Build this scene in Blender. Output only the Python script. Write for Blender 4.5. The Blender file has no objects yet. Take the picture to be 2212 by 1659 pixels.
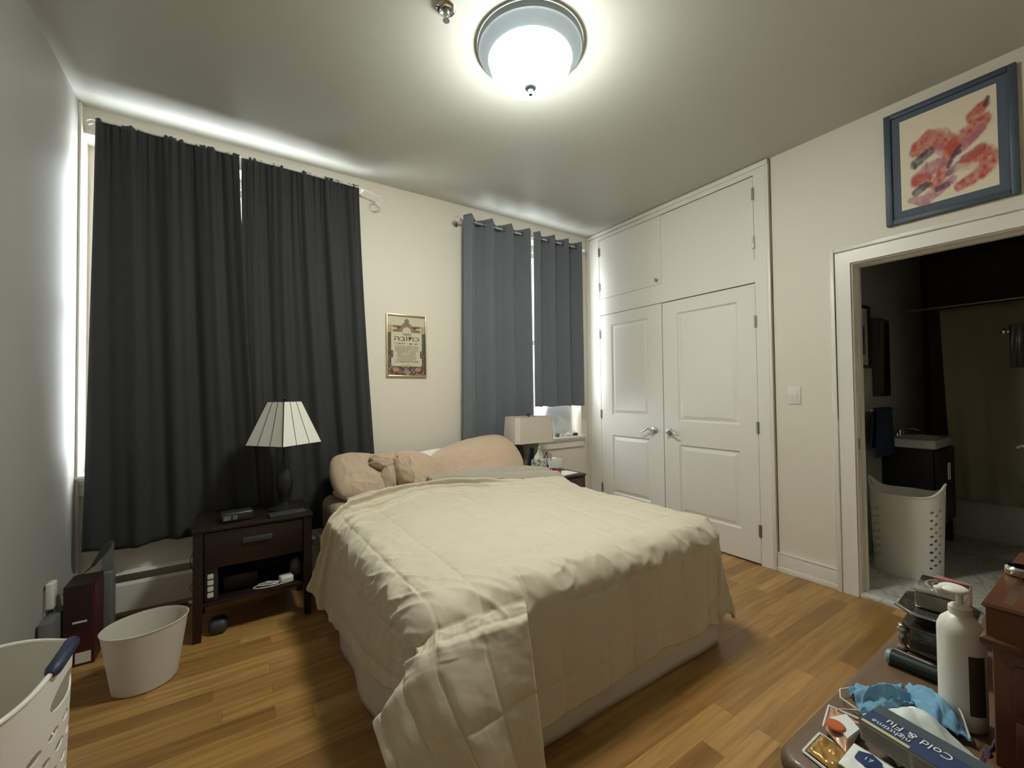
import bpy, bmesh, math, random
import numpy as np
from mathutils import Vector, Matrix
random.seed(7)
C = bpy.context.scene.collection
SC = bpy.context.scene
PI = math.pi

# ---------------------------------------------------------------- camera, world, exposure, daylight
CAM_H = 1.26
F_PX, YAW, PITCH, ROLL = 908.86, .586, .021, -.011
cyw, syw, cpt, spt = math.cos(YAW), math.sin(YAW), math.cos(PITCH), math.sin(PITCH)
fwd = Vector((syw*cpt, cyw*cpt, spt)); rt = Vector((cyw, -syw, 0)); up = rt.cross(fwd)
r2 = rt*math.cos(ROLL) + up*math.sin(ROLL); u2 = -rt*math.sin(ROLL) + up*math.cos(ROLL)
cd = bpy.data.cameras.new('camera'); cam = bpy.data.objects.new('camera', cd); C.objects.link(cam)
cam.matrix_world = Matrix(((r2.x, u2.x, -fwd.x, 0), (r2.y, u2.y, -fwd.y, 0), (r2.z, u2.z, -fwd.z, CAM_H), (0, 0, 0, 1)))
cd.sensor_width = 36; cd.sensor_fit = 'HORIZONTAL'; cd.lens = F_PX/2212*36; cd.clip_start = .02
SC.camera = cam
SC.view_settings.view_transform = 'Standard'; SC.view_settings.look = 'None'
SC.view_settings.gamma = 1; SC.view_settings.use_curve_mapping = False
SC.cycles.diffuse_bounces = 10; SC.cycles.max_bounces = 16
SC.view_settings.exposure = 1.4
w = bpy.data.worlds.new('world'); SC.world = w; w.use_nodes = True
w.node_tree.nodes['Background'].inputs[0].default_value = (.85, .93, 1, 1)
w.node_tree.nodes['Background'].inputs[1].default_value = 2.0
LAMP_EMIT = 38.0
DAY_LEFT, DAY_RIGHT = 46.0, 14.0
def area(name, loc, sx, sz, power, col):
    l = bpy.data.lights.new(name, 'AREA'); l.shape = 'RECTANGLE'; l.size = sx; l.size_y = sz; l.energy = power; l.color = col
    o = bpy.data.objects.new(name, l); o.location = loc; o.rotation_euler = (-PI/2, 0, 0); C.objects.link(o)
    return o

# ---------------------------------------------------------------- room numbers (metres; camera stands at the origin)
L, R, D, H, FW = -.717, 3.182, 3.283, 2.909, -.75
area('daylight_outside_wide_window', (.05, D+.42, 1.78), 1.5, 1.92, DAY_LEFT, (.93, .97, 1))
area('daylight_outside_small_window', (2.44, D+.42, 1.78), 1.3, 1.92, DAY_RIGHT, (.93, .97, 1))

# ---------------------------------------------------------------- materials
def nodes(name):
    m = bpy.data.materials.new(name); m.use_nodes = True
    nt = m.node_tree; b = nt.nodes['Principled BSDF']
    return m, nt, b
def mat(name, col, rough=.6, metal=0, var=.06, nscale=8, bump=0, bscale=60, trans=0, emit=0, spec=.5, sheen=0, coat=0, stretch=(1, 1, 1)):
    m, nt, b = nodes(name); N = nt.nodes; K = nt.links
    b.inputs['Roughness'].default_value = rough; b.inputs['Metallic'].default_value = metal
    b.inputs['Specular IOR Level'].default_value = spec
    b.inputs['Sheen Weight'].default_value = sheen; b.inputs['Coat Weight'].default_value = coat
    b.inputs['Transmission Weight'].default_value = trans
    tc = N.new('ShaderNodeTexCoord'); mp = N.new('ShaderNodeMapping'); mp.inputs['Scale'].default_value = stretch
    K.new(tc.outputs['Object'], mp.inputs['Vector'])
    n = N.new('ShaderNodeTexNoise'); n.inputs['Scale'].default_value = nscale; n.inputs['Detail'].default_value = 4
    K.new(mp.outputs[0], n.inputs['Vector'])
    mx = N.new('ShaderNodeMix'); mx.data_type = 'RGBA'
    mx.inputs[6].default_value = (*[c*(1-var) for c in col], 1); mx.inputs[7].default_value = (*[min(1, c*(1+var)) for c in col], 1)
    K.new(n.outputs['Fac'], mx.inputs[0]); K.new(mx.outputs[2], b.inputs['Base Color'])
    if bump:
        n2 = N.new('ShaderNodeTexNoise'); n2.inputs['Scale'].default_value = bscale; n2.inputs['Detail'].default_value = 3
        K.new(mp.outputs[0], n2.inputs['Vector'])
        bp = N.new('ShaderNodeBump'); bp.inputs['Strength'].default_value = bump; bp.inputs['Distance'].default_value = .01
        K.new(n2.outputs['Fac'], bp.inputs['Height']); K.new(bp.outputs[0], b.inputs['Normal'])
    if emit:
        b.inputs['Emission Color'].default_value = (*col, 1); b.inputs['Emission Strength'].default_value = emit
    return m
def vcol_mat(name, rough=.6, coat=0, attr='Col'):
    m, nt, b = nodes(name)
    a = nt.nodes.new('ShaderNodeVertexColor'); a.layer_name = attr
    nt.links.new(a.outputs['Color'], b.inputs['Base Color']); b.inputs['Roughness'].default_value = rough
    b.inputs['Coat Weight'].default_value = coat
    return m

def floor_mat():
    m, nt, b = nodes('oak_strip_floor'); N = nt.nodes; K = nt.links
    def math_(op, a, c=None):
        n = N.new('ShaderNodeMath'); n.operation = op
        for i, v in enumerate((a, c)):
            if v is None: continue
            if isinstance(v, (int, float)): n.inputs[i].default_value = v
            else: K.new(v, n.inputs[i])
        return n.outputs[0]
    tc = N.new('ShaderNodeTexCoord'); sp = N.new('ShaderNodeSeparateXYZ'); K.new(tc.outputs['Object'], sp.inputs[0])
    yr = math_('DIVIDE', sp.outputs['Y'], .083); row = math_('FLOOR', yr)
    wn = N.new('ShaderNodeTexWhiteNoise'); wn.noise_dimensions = '1D'; K.new(row, wn.inputs['W'])
    xr = math_('ADD', math_('DIVIDE', sp.outputs['X'], .72), math_('MULTIPLY', wn.outputs['Value'], 7.3)); pl = math_('FLOOR', xr)
    cb = N.new('ShaderNodeCombineXYZ'); K.new(row, cb.inputs[0]); K.new(pl, cb.inputs[1])
    w2 = N.new('ShaderNodeTexWhiteNoise'); w2.noise_dimensions = '2D'; K.new(cb.outputs[0], w2.inputs['Vector'])
    rp = N.new('ShaderNodeValToRGB'); e = rp.color_ramp.elements
    e[0].position = 0; e[0].color = (.26, .135, .040, 1); e[1].position = 1; e[1].color = (.47, .275, .092, 1)
    for p, c in ((.3, (.33, .178, .055)), (.6, (.37, .205, .064)), (.85, (.41, .235, .076))):
        q = e.new(p); q.color = (*c, 1)
    K.new(w2.outputs['Value'], rp.inputs[0])
    # grain
    cg = N.new('ShaderNodeCombineXYZ')
    K.new(math_('ADD', math_('MULTIPLY', sp.outputs['X'], 2.2), math_('MULTIPLY', w2.outputs['Value'], 31.)), cg.inputs[0])
    K.new(math_('MULTIPLY', sp.outputs['Y'], 38.), cg.inputs[1])
    gn = N.new('ShaderNodeTexNoise'); gn.inputs['Scale'].default_value = 1; gn.inputs['Detail'].default_value = 6; gn.inputs['Distortion'].default_value = .7
    K.new(cg.outputs[0], gn.inputs['Vector'])
    mx = N.new('ShaderNodeMix'); mx.data_type = 'RGBA'; mx.blend_type = 'MULTIPLY'; mx.inputs[0].default_value = .75
    gr = N.new('ShaderNodeValToRGB'); gr.color_ramp.elements[0].position = .32; gr.color_ramp.elements[0].color = (.62, .55, .48, 1)
    gr.color_ramp.elements[1].position = .62; gr.color_ramp.elements[1].color = (1.08, 1.06, 1.04, 1)
    K.new(gn.outputs['Fac'], gr.inputs[0]); K.new(rp.outputs[0], mx.inputs[6]); K.new(gr.outputs[0], mx.inputs[7])
    # seams
    fy = math_('FRACT', yr); fx = math_('FRACT', xr)
    gap = math_('MAXIMUM', math_('LESS_THAN', fy, .022), math_('LESS_THAN', fx, .0035))
    m2 = N.new('ShaderNodeMix'); m2.data_type = 'RGBA'; K.new(math_('MULTIPLY', gap, .35), m2.inputs[0]); K.new(mx.outputs[2], m2.inputs[6]); m2.inputs[7].default_value = (.05, .022, .008, 1)
    K.new(m2.outputs[2], b.inputs['Base Color'])
    K.new(math_('ADD', math_('MULTIPLY', gn.outputs['Fac'], .12), .27), b.inputs['Roughness'])
    bp = N.new('ShaderNodeBump'); bp.inputs['Strength'].default_value = .25; bp.inputs['Distance'].default_value = .003
    K.new(math_('SUBTRACT', math_('MULTIPLY', gn.outputs['Fac'], .2), gap), bp.inputs['Height']); K.new(bp.outputs[0], b.inputs['Normal'])
    return m
def marble_mat():
    m, nt, b = nodes('marble'); N = nt.nodes; K = nt.links
    tc = N.new('ShaderNodeTexCoord'); n = N.new('ShaderNodeTexNoise'); n.inputs['Scale'].default_value = 5; n.inputs['Detail'].default_value = 8; n.inputs['Distortion'].default_value = 1.6
    K.new(tc.outputs['Object'], n.inputs['Vector'])
    r = N.new('ShaderNodeValToRGB'); e = r.color_ramp.elements; e[0].position = .44; e[0].color = (.6, .58, .53, 1); e[1].position = .52; e[1].color = (.6, .58, .53, 1)
    q = e.new(.48); q.color = (.36, .35, .33, 1)
    K.new(n.outputs['Fac'], r.inputs[0]); K.new(r.outputs[0], b.inputs['Base Color']); b.inputs['Roughness'].default_value = .3
    return m
def pane_mat():
    m, nt, b = nodes('window_pane_glass'); N = nt.nodes; K = nt.links
    t = N.new('ShaderNodeBsdfTransparent'); g = N.new('ShaderNodeBsdfGlossy'); g.inputs['Roughness'].default_value = .02
    x = N.new('ShaderNodeMixShader'); x.inputs[0].default_value = .07
    K.new(t.outputs[0], x.inputs[1]); K.new(g.outputs[0], x.inputs[2]); K.new(x.outputs[0], N['Material Output'].inputs[0])
    return m
def translucent_mat(name, col, amount=.5, rough=.6, alpha=0.0):
    m, nt, b = nodes(name); N = nt.nodes; K = nt.links
    b.inputs['Base Color'].default_value = (*col, 1); b.inputs['Roughness'].default_value = rough
    t = N.new('ShaderNodeBsdfTranslucent'); t.inputs[0].default_value = (*col, 1)
    x = N.new('ShaderNodeMixShader'); x.inputs[0].default_value = amount
    K.new(b.outputs[0], x.inputs[1]); K.new(t.outputs[0], x.inputs[2])
    out = x
    if alpha:
        tr = N.new('ShaderNodeBsdfTransparent'); y = N.new('ShaderNodeMixShader'); y.inputs[0].default_value = alpha
        K.new(x.outputs[0], y.inputs[1]); K.new(tr.outputs[0], y.inputs[2]); out = y
    n = N.new('ShaderNodeTexNoise'); n.inputs['Scale'].default_value = 40
    bp = N.new('ShaderNodeBump'); bp.inputs['Strength'].default_value = .06; K.new(n.outputs['Fac'], bp.inputs['Height']); K.new(bp.outputs[0], b.inputs['Normal'])
    K.new(out.outputs[0], N['Material Output'].inputs[0])
    return m

M = {}
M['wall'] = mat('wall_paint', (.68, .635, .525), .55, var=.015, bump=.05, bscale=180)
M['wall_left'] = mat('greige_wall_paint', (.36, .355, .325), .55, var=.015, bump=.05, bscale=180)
M['ceiling'] = mat('ceiling_paint', (.52, .525, .475), .5, var=.015, bump=.04, bscale=160)
M['white'] = mat('white_gloss_paint', (.71, .685, .61), .35, var=.01, bump=.02, bscale=90)
M['wall_front'] = mat('bounce_wall_paint', (.80, .78, .70), .55, var=.015)  # unseen wall behind the camera, made paler than the rest to bounce light
M['white_metal'] = mat('white_enamel', (.66, .64, .58), .35, var=.01)
M['floor'] = floor_mat(); M['marble'] = marble_mat(); M['pane'] = pane_mat()
M['finial'] = mat('dark_satin_finial', (.075, .09, .10), .6, .2, var=.04)
M['rim_nickel'] = mat('satin_nickel_rim', (.34, .39, .43), .55, .35, var=.04)
M['nickel'] = mat('brushed_nickel', (.55, .57, .58), .28, 1, var=.05)
M['steel'] = mat('hinge_steel', (.42, .42, .40), .38, 1, var=.05)
M['chrome'] = mat('chrome', (.75, .75, .74), .08, 1, var=.03)
M['gap_shadow'] = mat('gap_shadow_black', (.01, .01, .01), .9)
M['black_curtain'] = mat('black_curtain_fabric', (.022, .022, .024), .75, var=.12, bump=.15, bscale=420, sheen=.12)
M['grey_curtain'] = mat('grey_curtain_fabric', (.120, .132, .150), .7, var=.08, bump=.12, bscale=420, sheen=.15)
M['comforter'] = mat('cream_comforter_cloth', (.55, .497, .37), .72, var=.03, bump=.10, bscale=26, sheen=.12)
M['sheet'] = mat('taupe_sheet_cloth', (.37, .33, .265), .8, var=.05, bump=.1, bscale=40, sheen=.1)
M['fitted'] = mat('brown_fitted_sheet_cloth', (.33, .255, .185), .8, var=.05, bump=.1, bscale=40)
M['pillow'] = mat('tan_pillow_cloth', (.455, .335, .235), .8, var=.05, bump=.14, bscale=30, sheen=.1)
M['white_cloth'] = mat('white_cloth', (.66, .63, .55), .8, var=.04, bump=.1, bscale=50)
M['skirt'] = mat('bed_skirt_cloth', (.60, .56, .46), .85, var=.04, bump=.1, bscale=45)
M['mahogany'] = mat('dark_mahogany', (.015, .0065, .005), .42, var=.35, nscale=5, stretch=(2, 14, 14))
M['espresso'] = mat('espresso_wood', (.030, .020, .017), .35, var=.25, nscale=5, stretch=(2, 14, 14))
M['dresser'] = mat('worn_red_brown_wood', (.125, .070, .034), .45, var=.3, nscale=4, stretch=(1.5, 18, 18), bump=.1, bscale=30, coat=.1)
M['cherry'] = mat('cherry_wood', (.105, .034, .010), .33, var=.25, nscale=4, stretch=(3, 16, 16), coat=.2)
M['shade_cream'] = translucent_mat('cream_shade_linen', (.70, .64, .54), .25, .8)
M['shade_white'] = mat('white_shade_panel', (.70, .69, .61), .30, var=.02)
M['black'] = mat('black_satin', (.007, .0065, .0065), .5, var=.1)
M['black_plastic'] = mat('black_plastic', (.022, .022, .024), .35, var=.1)
M['grey_plastic'] = mat('grey_plastic', (.14, .145, .14), .45, var=.08)
M['dark_grey'] = mat('dark_grey_plastic', (.038, .040, .042), .55, var=.08)
M['white_plastic'] = mat('white_plastic', (.66, .645, .585), .42, var=.015)
M['hamper'] = mat('white_hamper_plastic', (.78, .755, .68), .42, var=.02)
M['navy'] = mat('navy_soft_grip', (.018, .028, .062), .5, var=.1)
M['frost'] = translucent_mat('frosted_plastic', (.80, .77, .69), .35, .4, .10)
M['bag'] = translucent_mat('thin_white_plastic_bag', (.62, .64, .62), .12, .3)
M['red'] = mat('red_card', (.33, .035, .04), .5, var=.08)
M['dark_red'] = mat('dark_red_card', (.060, .008, .011), .45, var=.1)
M['dark_maroon'] = mat('black_maroon_card', (.022, .009, .011), .45, var=.1)
M['blue_towel'] = mat('blue_terry', (.016, .034, .078), .95, var=.15, bump=.5, bscale=300)
M['taupe_base'] = mat('taupe_lamp_base', (.17, .16, .13), .5, var=.08)
M['gold'] = mat('pale_gold_frame', (.68, .56, .34), .28, .85, var=.05)
M['blue_frame'] = mat('slate_blue_frame', (.052, .068, .095), .5, var=.08)
M['ink'] = mat('dark_ink', (.06, .045, .035), .8)
M['tile_dark'] = mat('brown_bath_tile', (.20, .165, .11), .4, var=.15, nscale=5)
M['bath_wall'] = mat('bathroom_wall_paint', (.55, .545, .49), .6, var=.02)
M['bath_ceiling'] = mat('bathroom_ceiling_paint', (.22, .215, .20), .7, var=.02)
M['shower'] = mat('olive_shower_curtain', (.46, .43, .30), .7, var=.06)
M['tub'] = mat('tub_enamel', (.72, .71, .64), .25, var=.02)
M['glass'] = mat('clear_glass', (.85, .87, .86), .05, var=.01, trans=.9)
M['silver'] = mat('antique_silver', (.50, .48, .44), .24, 1, var=.18, nscale=30, bump=.15, bscale=90)
M['silver_dark'] = mat('tarnished_silver', (.26, .24, .20), .33, 1, var=.3, nscale=25, bump=.25, bscale=70)
M['lotion'] = mat('ivory_bottle_plastic', (.80, .78, .68), .4, var=.015)
M['label_dark'] = mat('dark_bottle_label', (.06, .05, .04), .5)
M['mask_blue'] = mat('blue_mask_cloth', (.17, .36, .52), .85, var=.06, bump=.15, bscale=300)
M['mask_white'] = mat('white_mask_cloth', (.66, .71, .68), .9, var=.03, bump=.1, bscale=300)
M['elastic'] = mat('white_elastic', (.70, .66, .58), .8)
M['navy_box'] = mat('navy_carton', (.022, .045, .125), .4, var=.15, nscale=20)
M['carton_grey'] = mat('grey_carton', (.30, .29, .24), .5, var=.08)
M['slate_box'] = mat('slate_carton', (.055, .075, .095), .4, var=.2, nscale=25)
M['print_white'] = mat('white_print', (.75, .76, .74), .6)
M['print_yellow'] = mat('pale_yellow_print', (.55, .48, .22), .6)
M['print_pink'] = mat('pink_print', (.45, .10, .16), .6)
M['amber'] = mat('amber_foil', (.42, .24, .06), .25, .35, var=.35, nscale=60)
M['peach'] = mat('peach_film', (.50, .26, .15), .3, var=.12, nscale=25)
M['orange'] = mat('orange_seal', (.50, .11, .035), .25, var=.15, nscale=40)
M['dark_purple'] = mat('dark_purple_cloth', (.045, .022, .035), .8, var=.3, nscale=30)
M['pink'] = mat('dusty_pink_card', (.42, .14, .14), .5, var=.12, nscale=20)
M['teal'] = mat('pale_teal_tip', (.25, .36, .35), .3, var=.1)
M['roll'] = mat('dark_green_black', (.016, .026, .022), .35, var=.2)
M['brown_stick'] = mat('brown_plastic', (.06, .032, .026), .4, var=.2)
M['crystal'] = mat('crystal_ball', (.9, .9, .9), .06, var=.01, trans=.6)
M['bronze'] = mat('dark_grommet_metal', (.20, .21, .22), .25, 1)
def lampglass():
    m, nt, b = nodes('lit_frosted_glass'); b.inputs['Base Color'].default_value = (.9, .9, .88, 1)
    b.inputs['Emission Color'].default_value = (.97, 1.0, .925, 1); b.inputs['Emission Strength'].default_value = LAMP_EMIT
    # emission graded by height: dim shoulder, bright underside, to keep the ceiling from glaring
    tc = nt.nodes.new('ShaderNodeTexCoord'); sp = nt.nodes.new('ShaderNodeSeparateXYZ'); mr = nt.nodes.new('ShaderNodeMapRange')
    nt.links.new(tc.outputs['Object'], sp.inputs[0]); nt.links.new(sp.outputs['Z'], mr.inputs['Value'])
    for k, v in ((1, -.06), (2, -.185), (3, LAMP_EMIT*.26), (4, LAMP_EMIT*1.5)): mr.inputs[k].default_value = v
    nt.links.new(mr.outputs[0], b.inputs['Emission Strength'])
    n = nt.nodes.new('ShaderNodeTexNoise'); n.inputs['Scale'].default_value = 6
    bp = nt.nodes.new('ShaderNodeBump'); bp.inputs['Strength'].default_value = .1; nt.links.new(n.outputs['Fac'], bp.inputs['Height']); nt.links.new(bp.outputs[0], b.inputs['Normal'])
    return m
M['lampglass'] = lampglass()
def tissue_print():
    m, nt, b = nodes('floral_grey_card'); N = nt.nodes; K = nt.links
    tc = N.new('ShaderNodeTexCoord'); v = N.new('ShaderNodeTexVoronoi'); v.inputs['Scale'].default_value = 42; v.feature = 'SMOOTH_F1'
    K.new(tc.outputs['Object'], v.inputs['Vector']); r = N.new('ShaderNodeValToRGB'); e = r.color_ramp.elements
    e[0].position = .18; e[0].color = (.10, .12, .09, 1); e[1].position = .5; e[1].color = (.55, .55, .50, 1)
    K.new(v.outputs['Distance'], r.inputs[0]); K.new(r.outputs[0], b.inputs['Base Color']); b.inputs['Roughness'].default_value = .5
    return m
M['floral'] = tissue_print()

# ---------------------------------------------------------------- mesh builder
WL = {}
class MB:
    def __init__(s): s.v = []; s.f = []; s.mi = []; s.cur = 0
    def add(s, v, f):
        o = len(s.v); s.v += [tuple(p) for p in v]
        for q in f: s.f.append(tuple(i+o for i in q)); s.mi.append(s.cur)
        return s
    def box(s, x0, x1, y0, y1, z0, z1, bev=0, seg=2):
        bm = bmesh.new(); bmesh.ops.create_cube(bm, size=1)
        for v in bm.verts: v.co = Vector(((x0+x1)/2+v.co.x*(x1-x0), (y0+y1)/2+v.co.y*(y1-y0), (z0+z1)/2+v.co.z*(z1-z0)))
        if bev: bmesh.ops.bevel(bm, geom=bm.edges[:], offset=bev, segments=seg, affect='EDGES', profile=.5)
        bm.verts.index_update(); s.add([v.co[:] for v in bm.verts], [[v.index for v in f.verts] for f in bm.faces]); bm.free(); return s
    def lathe(s, prof, c=(0, 0, 0), n=48, sx=1, sy=1, axis='z', cap=True):
        vs = []; fs = []
        for r, z in prof:
            for k in range(n):
                a = 2*PI*k/n; p = (r*sx*math.cos(a), r*sy*math.sin(a), z)
                if axis == 'x': p = (p[2], p[0], p[1])
                if axis == 'y': p = (p[0], p[2], p[1])
                vs.append((c[0]+p[0], c[1]+p[1], c[2]+p[2]))
        for i in range(len(prof)-1):
            for k in range(n):
                a, b = i*n+k, i*n+(k+1) % n; fs.append((a, b, b+n, a+n))
        if cap:
            fs.append(tuple(range(n-1, -1, -1))); q = (len(prof)-1)*n; fs.append(tuple(range(q, q+n)))
        return s.add(vs, fs)
    def tube(s, pts, r, n=8, cap=True):
        P = [Vector(p) for p in pts]; vs = []; fs = []; rr = r if isinstance(r, (list, tuple)) else [r]*len(P)
        t0 = (P[1]-P[0]).normalized(); ref = Vector((0, 0, 1)) if abs(t0.z) < .9 else Vector((1, 0, 0)); u = t0.cross(ref).normalized()
        for i, p in enumerate(P):
            t = (P[min(i+1, len(P)-1)]-P[max(i-1, 0)]).normalized(); u = (u-t*u.dot(t)).normalized(); v = t.cross(u)
            for k in range(n):
                a = 2*PI*k/n; vs.append(p+(u*math.cos(a)+v*math.sin(a))*rr[i])
        for i in range(len(P)-1):
            for k in range(n):
                a, b = i*n+k, i*n+(k+1) % n; fs.append((a, b, b+n, a+n))
        if cap: fs.append(tuple(range(n-1, -1, -1))); q = (len(P)-1)*n; fs.append(tuple(range(q, q+n)))
        return s.add(vs, fs)
    def grid(s, P, close=False):
        P = np.asarray(P, float); a, b = P.shape[:2]; fs = []
        for i in range(a-1):
            for j in range(b if close else b-1):
                k = (j+1) % b; fs.append((i*b+j, i*b+k, (i+1)*b+k, (i+1)*b+j))
        return s.add(P.reshape(-1, 3).tolist(), fs)
    def prism(s, poly, ax, a, b):
        def pt(p, t): return {'x': (t, p[0], p[1]), 'y': (p[0], t, p[1]), 'z': (p[0], p[1], t)}[ax]
        n = len(poly); vs = [pt(p, a) for p in poly]+[pt(p, b) for p in poly]
        fs = [tuple(range(n)), tuple(range(2*n-1, n-1, -1))]+[(i, i+n, (i+1) % n+n, (i+1) % n) for i in range(n)]
        return s.add(vs, fs)
    def torus(s, c, Rr, r, axis='z', n=28, m=8):
        return s.lathe([(Rr+r*math.cos(2*PI*k/m), r*math.sin(2*PI*k/m)) for k in range(m+1)], c, n, axis=axis, cap=False)
    def ball(s, c, r, n=16, m=10, sx=1, sy=1, sz=1):
        return s.lathe([(max(1e-5, r*math.sin(PI*k/m)), -r*sz*math.cos(PI*k/m)) for k in range(m+1)], c, n, sx, sy)
    def xf(s, mat4, start=0):
        for i in range(start, len(s.v)): s.v[i] = tuple(mat4 @ Vector(s.v[i]))
        return s
    def turn(s, ang, c, ax='Z', start=0):
        return s.xf(Matrix.Translation(c) @ Matrix.Rotation(ang, 4, ax) @ Matrix.Translation([-q for q in c]), start)
    def build(s, name, m, parent=None, smooth=False, angle=40, fix=True):
        me = bpy.data.meshes.new(name); off = Vector(WL.get(parent.name, (0, 0, 0))) if parent else Vector((0, 0, 0))
        me.from_pydata([tuple(Vector(p)-off) for p in s.v], [], s.f)
        for q in (m if isinstance(m, (list, tuple)) else [m]): me.materials.append(M[q] if isinstance(q, str) else q)
        me.polygons.foreach_set('material_index', s.mi)
        if fix:
            bm = bmesh.new(); bm.from_mesh(me); bmesh.ops.remove_doubles(bm, verts=bm.verts, dist=1e-6); bmesh.ops.recalc_face_normals(bm, faces=bm.faces); bm.to_mesh(me); bm.free()
        if smooth:
            me.polygons.foreach_set('use_smooth', [True]*len(me.polygons))
            if angle < 180: me.set_sharp_from_angle(angle=math.radians(angle))
        me.update(); o = bpy.data.objects.new(name, me); C.objects.link(o)
        if parent: o.parent = parent; WL[o.name] = tuple(off)
        else: WL[o.name] = (0, 0, 0)
        return o
def tag(o, label=None, cat=None, group=None, kind=None):
    if label: o['label'] = label
    if cat: o['category'] = cat
    if group: o['group'] = group
    if kind: o['kind'] = kind
    return o
def thing(name, label, cat, loc, group=None, kind=None):
    o = bpy.data.objects.new(name, None); o.location = loc; o.empty_display_size = .05; C.objects.link(o); WL[o.name] = tuple(loc)
    return tag(o, label, cat, group, kind)
def solid(o, t, offset=0, mo=0):
    d = o.modifiers.new('thickness', 'SOLIDIFY'); d.thickness = t; d.offset = offset
    if mo: d.material_offset = mo; d.material_offset_rim = 0
    return o
def struct(o): o['kind'] = 'structure'; return o
def box(name, m, b, parent=None, bev=0, seg=2):
    return MB().box(*b, bev=bev, seg=seg).build(name, m, parent, smooth=bev > 0)

# numpy value noise
_rs = np.random.RandomState(11); _T = _rs.rand(256, 256)
def vnoise(x, y):
    xi = np.floor(x).astype(int); yi = np.floor(y).astype(int); fx = x-xi; fy = y-yi
    fx = fx*fx*(3-2*fx); fy = fy*fy*(3-2*fy)
    g = lambda a, b: _T[a % 256, b % 256]
    return ((g(xi, yi)*(1-fx)+g(xi+1, yi)*fx)*(1-fy)+(g(xi, yi+1)*(1-fx)+g(xi+1, yi+1)*fx)*fy)*2-1
def fbm(x, y, o=4):
    s = 0; a = 1; t = 0
    for i in range(o): s = s+a*vnoise(x+17.3*i, y+5.1*i); t += a; a *= .5; x = x*2.03; y = y*2.03
    return s/t
def sstep(a, b, x): t = np.clip((x-a)/(b-a), 0, 1); return t*t*(3-2*t)
def interp(x, xs, ys): return np.interp(x, xs, ys)
def smooth2(A, k):
    for _ in range(k):
        B = A.copy(); B[1:-1] = .25*A[:-2]+.5*A[1:-1]+.25*A[2:]; A = B; B = A.copy(); B[:, 1:-1] = .25*A[:, :-2]+.5*A[:, 1:-1]+.25*A[:, 2:]; A = B
    return A
def normals(P):
    du = np.gradient(P, axis=0); dv = np.gradient(P, axis=1); n = np.cross(du, dv)
    return n/np.maximum(1e-9, np.linalg.norm(n, axis=2, keepdims=True))

# ================================================================ the room
T = .12
struct(box('floor', 'floor', (L-T, R+.13, FW-T, D+.02, -.1, 0)))
struct(box('ceiling', 'ceiling', (L-T, R+.3, FW-T, D+.25, H, H+.1)))
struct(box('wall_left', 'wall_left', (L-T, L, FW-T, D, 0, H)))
struct(box('wall_front', 'wall_front', (L, R, FW-T, FW, 0, H)))
# back wall with two window openings
WX0, WX1, WZ0, WZ1 = L, .72, .80, 2.755
VX0, VX1, VZ0, VZ1 = 1.80, 3.045, .785, 2.755
mb = MB(); y0, y1 = D, D+.25
mb.box(L-T, WX1, y0, y1, 0, WZ0); mb.box(L-T, WX1, y0, y1, WZ1, H); mb.box(WX1, VX0, y0, y1, 0, H)
mb.box(VX0, VX1, y0, y1, 0, VZ0); mb.box(VX0, VX1, y0, y1, VZ1, H); mb.box(VX1, R+.3, y0, y1, 0, H); mb.box(L-T, WX0, y0, y1, WZ0, WZ1)
struct(mb.build('wall_back', 'wall'))
# right wall with the doorway (closet front is built on it)
DY0, DY1, DH = .21, .985, 2.03
mb = MB(); x0, x1 = R, R+.13
mb.box(x0, x1, FW-T, DY0, 0, H); mb.box(x0, x1, DY1, 1.44, 0, H); mb.box(x0, x1, DY0, DY1, DH, H); mb.box(x0+.03, x1, 1.44, D, 0, H)
struct(mb.build('wall_right', 'wall'))
# corner bead on the left wall
struct(MB().box(L-.002, L+.012, D-.045, D-.001, 0, H-.001, bev=.004).build('trim_1', 'wall', smooth=True))

def window(n, x0, x1, z0, z1):
    t = thing('window_%d' % n, None, None, ((x0+x1)/2, D+.2, z0), kind='structure')
    yf = D+.16; fr = MB(); fw = .06
    fr.box(x0, x0+fw, yf, yf+.07, z0, z1); fr.box(x1-fw, x1, yf, yf+.07, z0, z1); fr.box(x0+fw, x1-fw, yf, yf+.07, z1-fw, z1); fr.box(x0+fw, x1-fw, yf, yf+.07, z0, z0+fw)
    fr.build('window_frame', 'white', t)
    zm = (z0+z1)/2
    for k, (a, b, yy) in enumerate(((z0+fw, zm+.02, yf+.012), (zm-.02, z1-fw, yf+.042))):
        q = MB(); sw = .045; xa, xb = x0+fw, x1-fw
        q.box(xa, xa+sw, yy, yy+.026, a, b); q.box(xb-sw, xb, yy, yy+.026, a, b); q.box(xa+sw, xb-sw, yy, yy+.026, b-sw, b); q.box(xa+sw, xb-sw, yy, yy+.026, a, a+sw)
        s = q.build('sash', 'white', t)
        box('pane', 'pane', (xa+sw, xb-sw, yy+.011, yy+.015, a+sw, b-sw), s)
    # stool and apron
    q = MB(); q.prism([(D-.045, z0+.006), (D-.05, z0+.016), (D-.045, z0+.028), (yf, z0+.028), (yf, z0), (D-.045, z0)], 'x', x0+.001 if n == 1 else x0-.04, x1+.03)
    q.prism([(D, z0), (D-.032, z0), (D-.030, z0-.02), (D-.018, z0-.034), (D-.018, z0-.085), (D, z0-.09)], 'x', x0+.001 if n == 1 else x0-.02, x1+.012)
    q.build('window_sill', 'white', t)
    return t
window(1, WX0, WX1, WZ0, WZ1); window(2, VX0, VX1, VZ0, VZ1)

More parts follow.
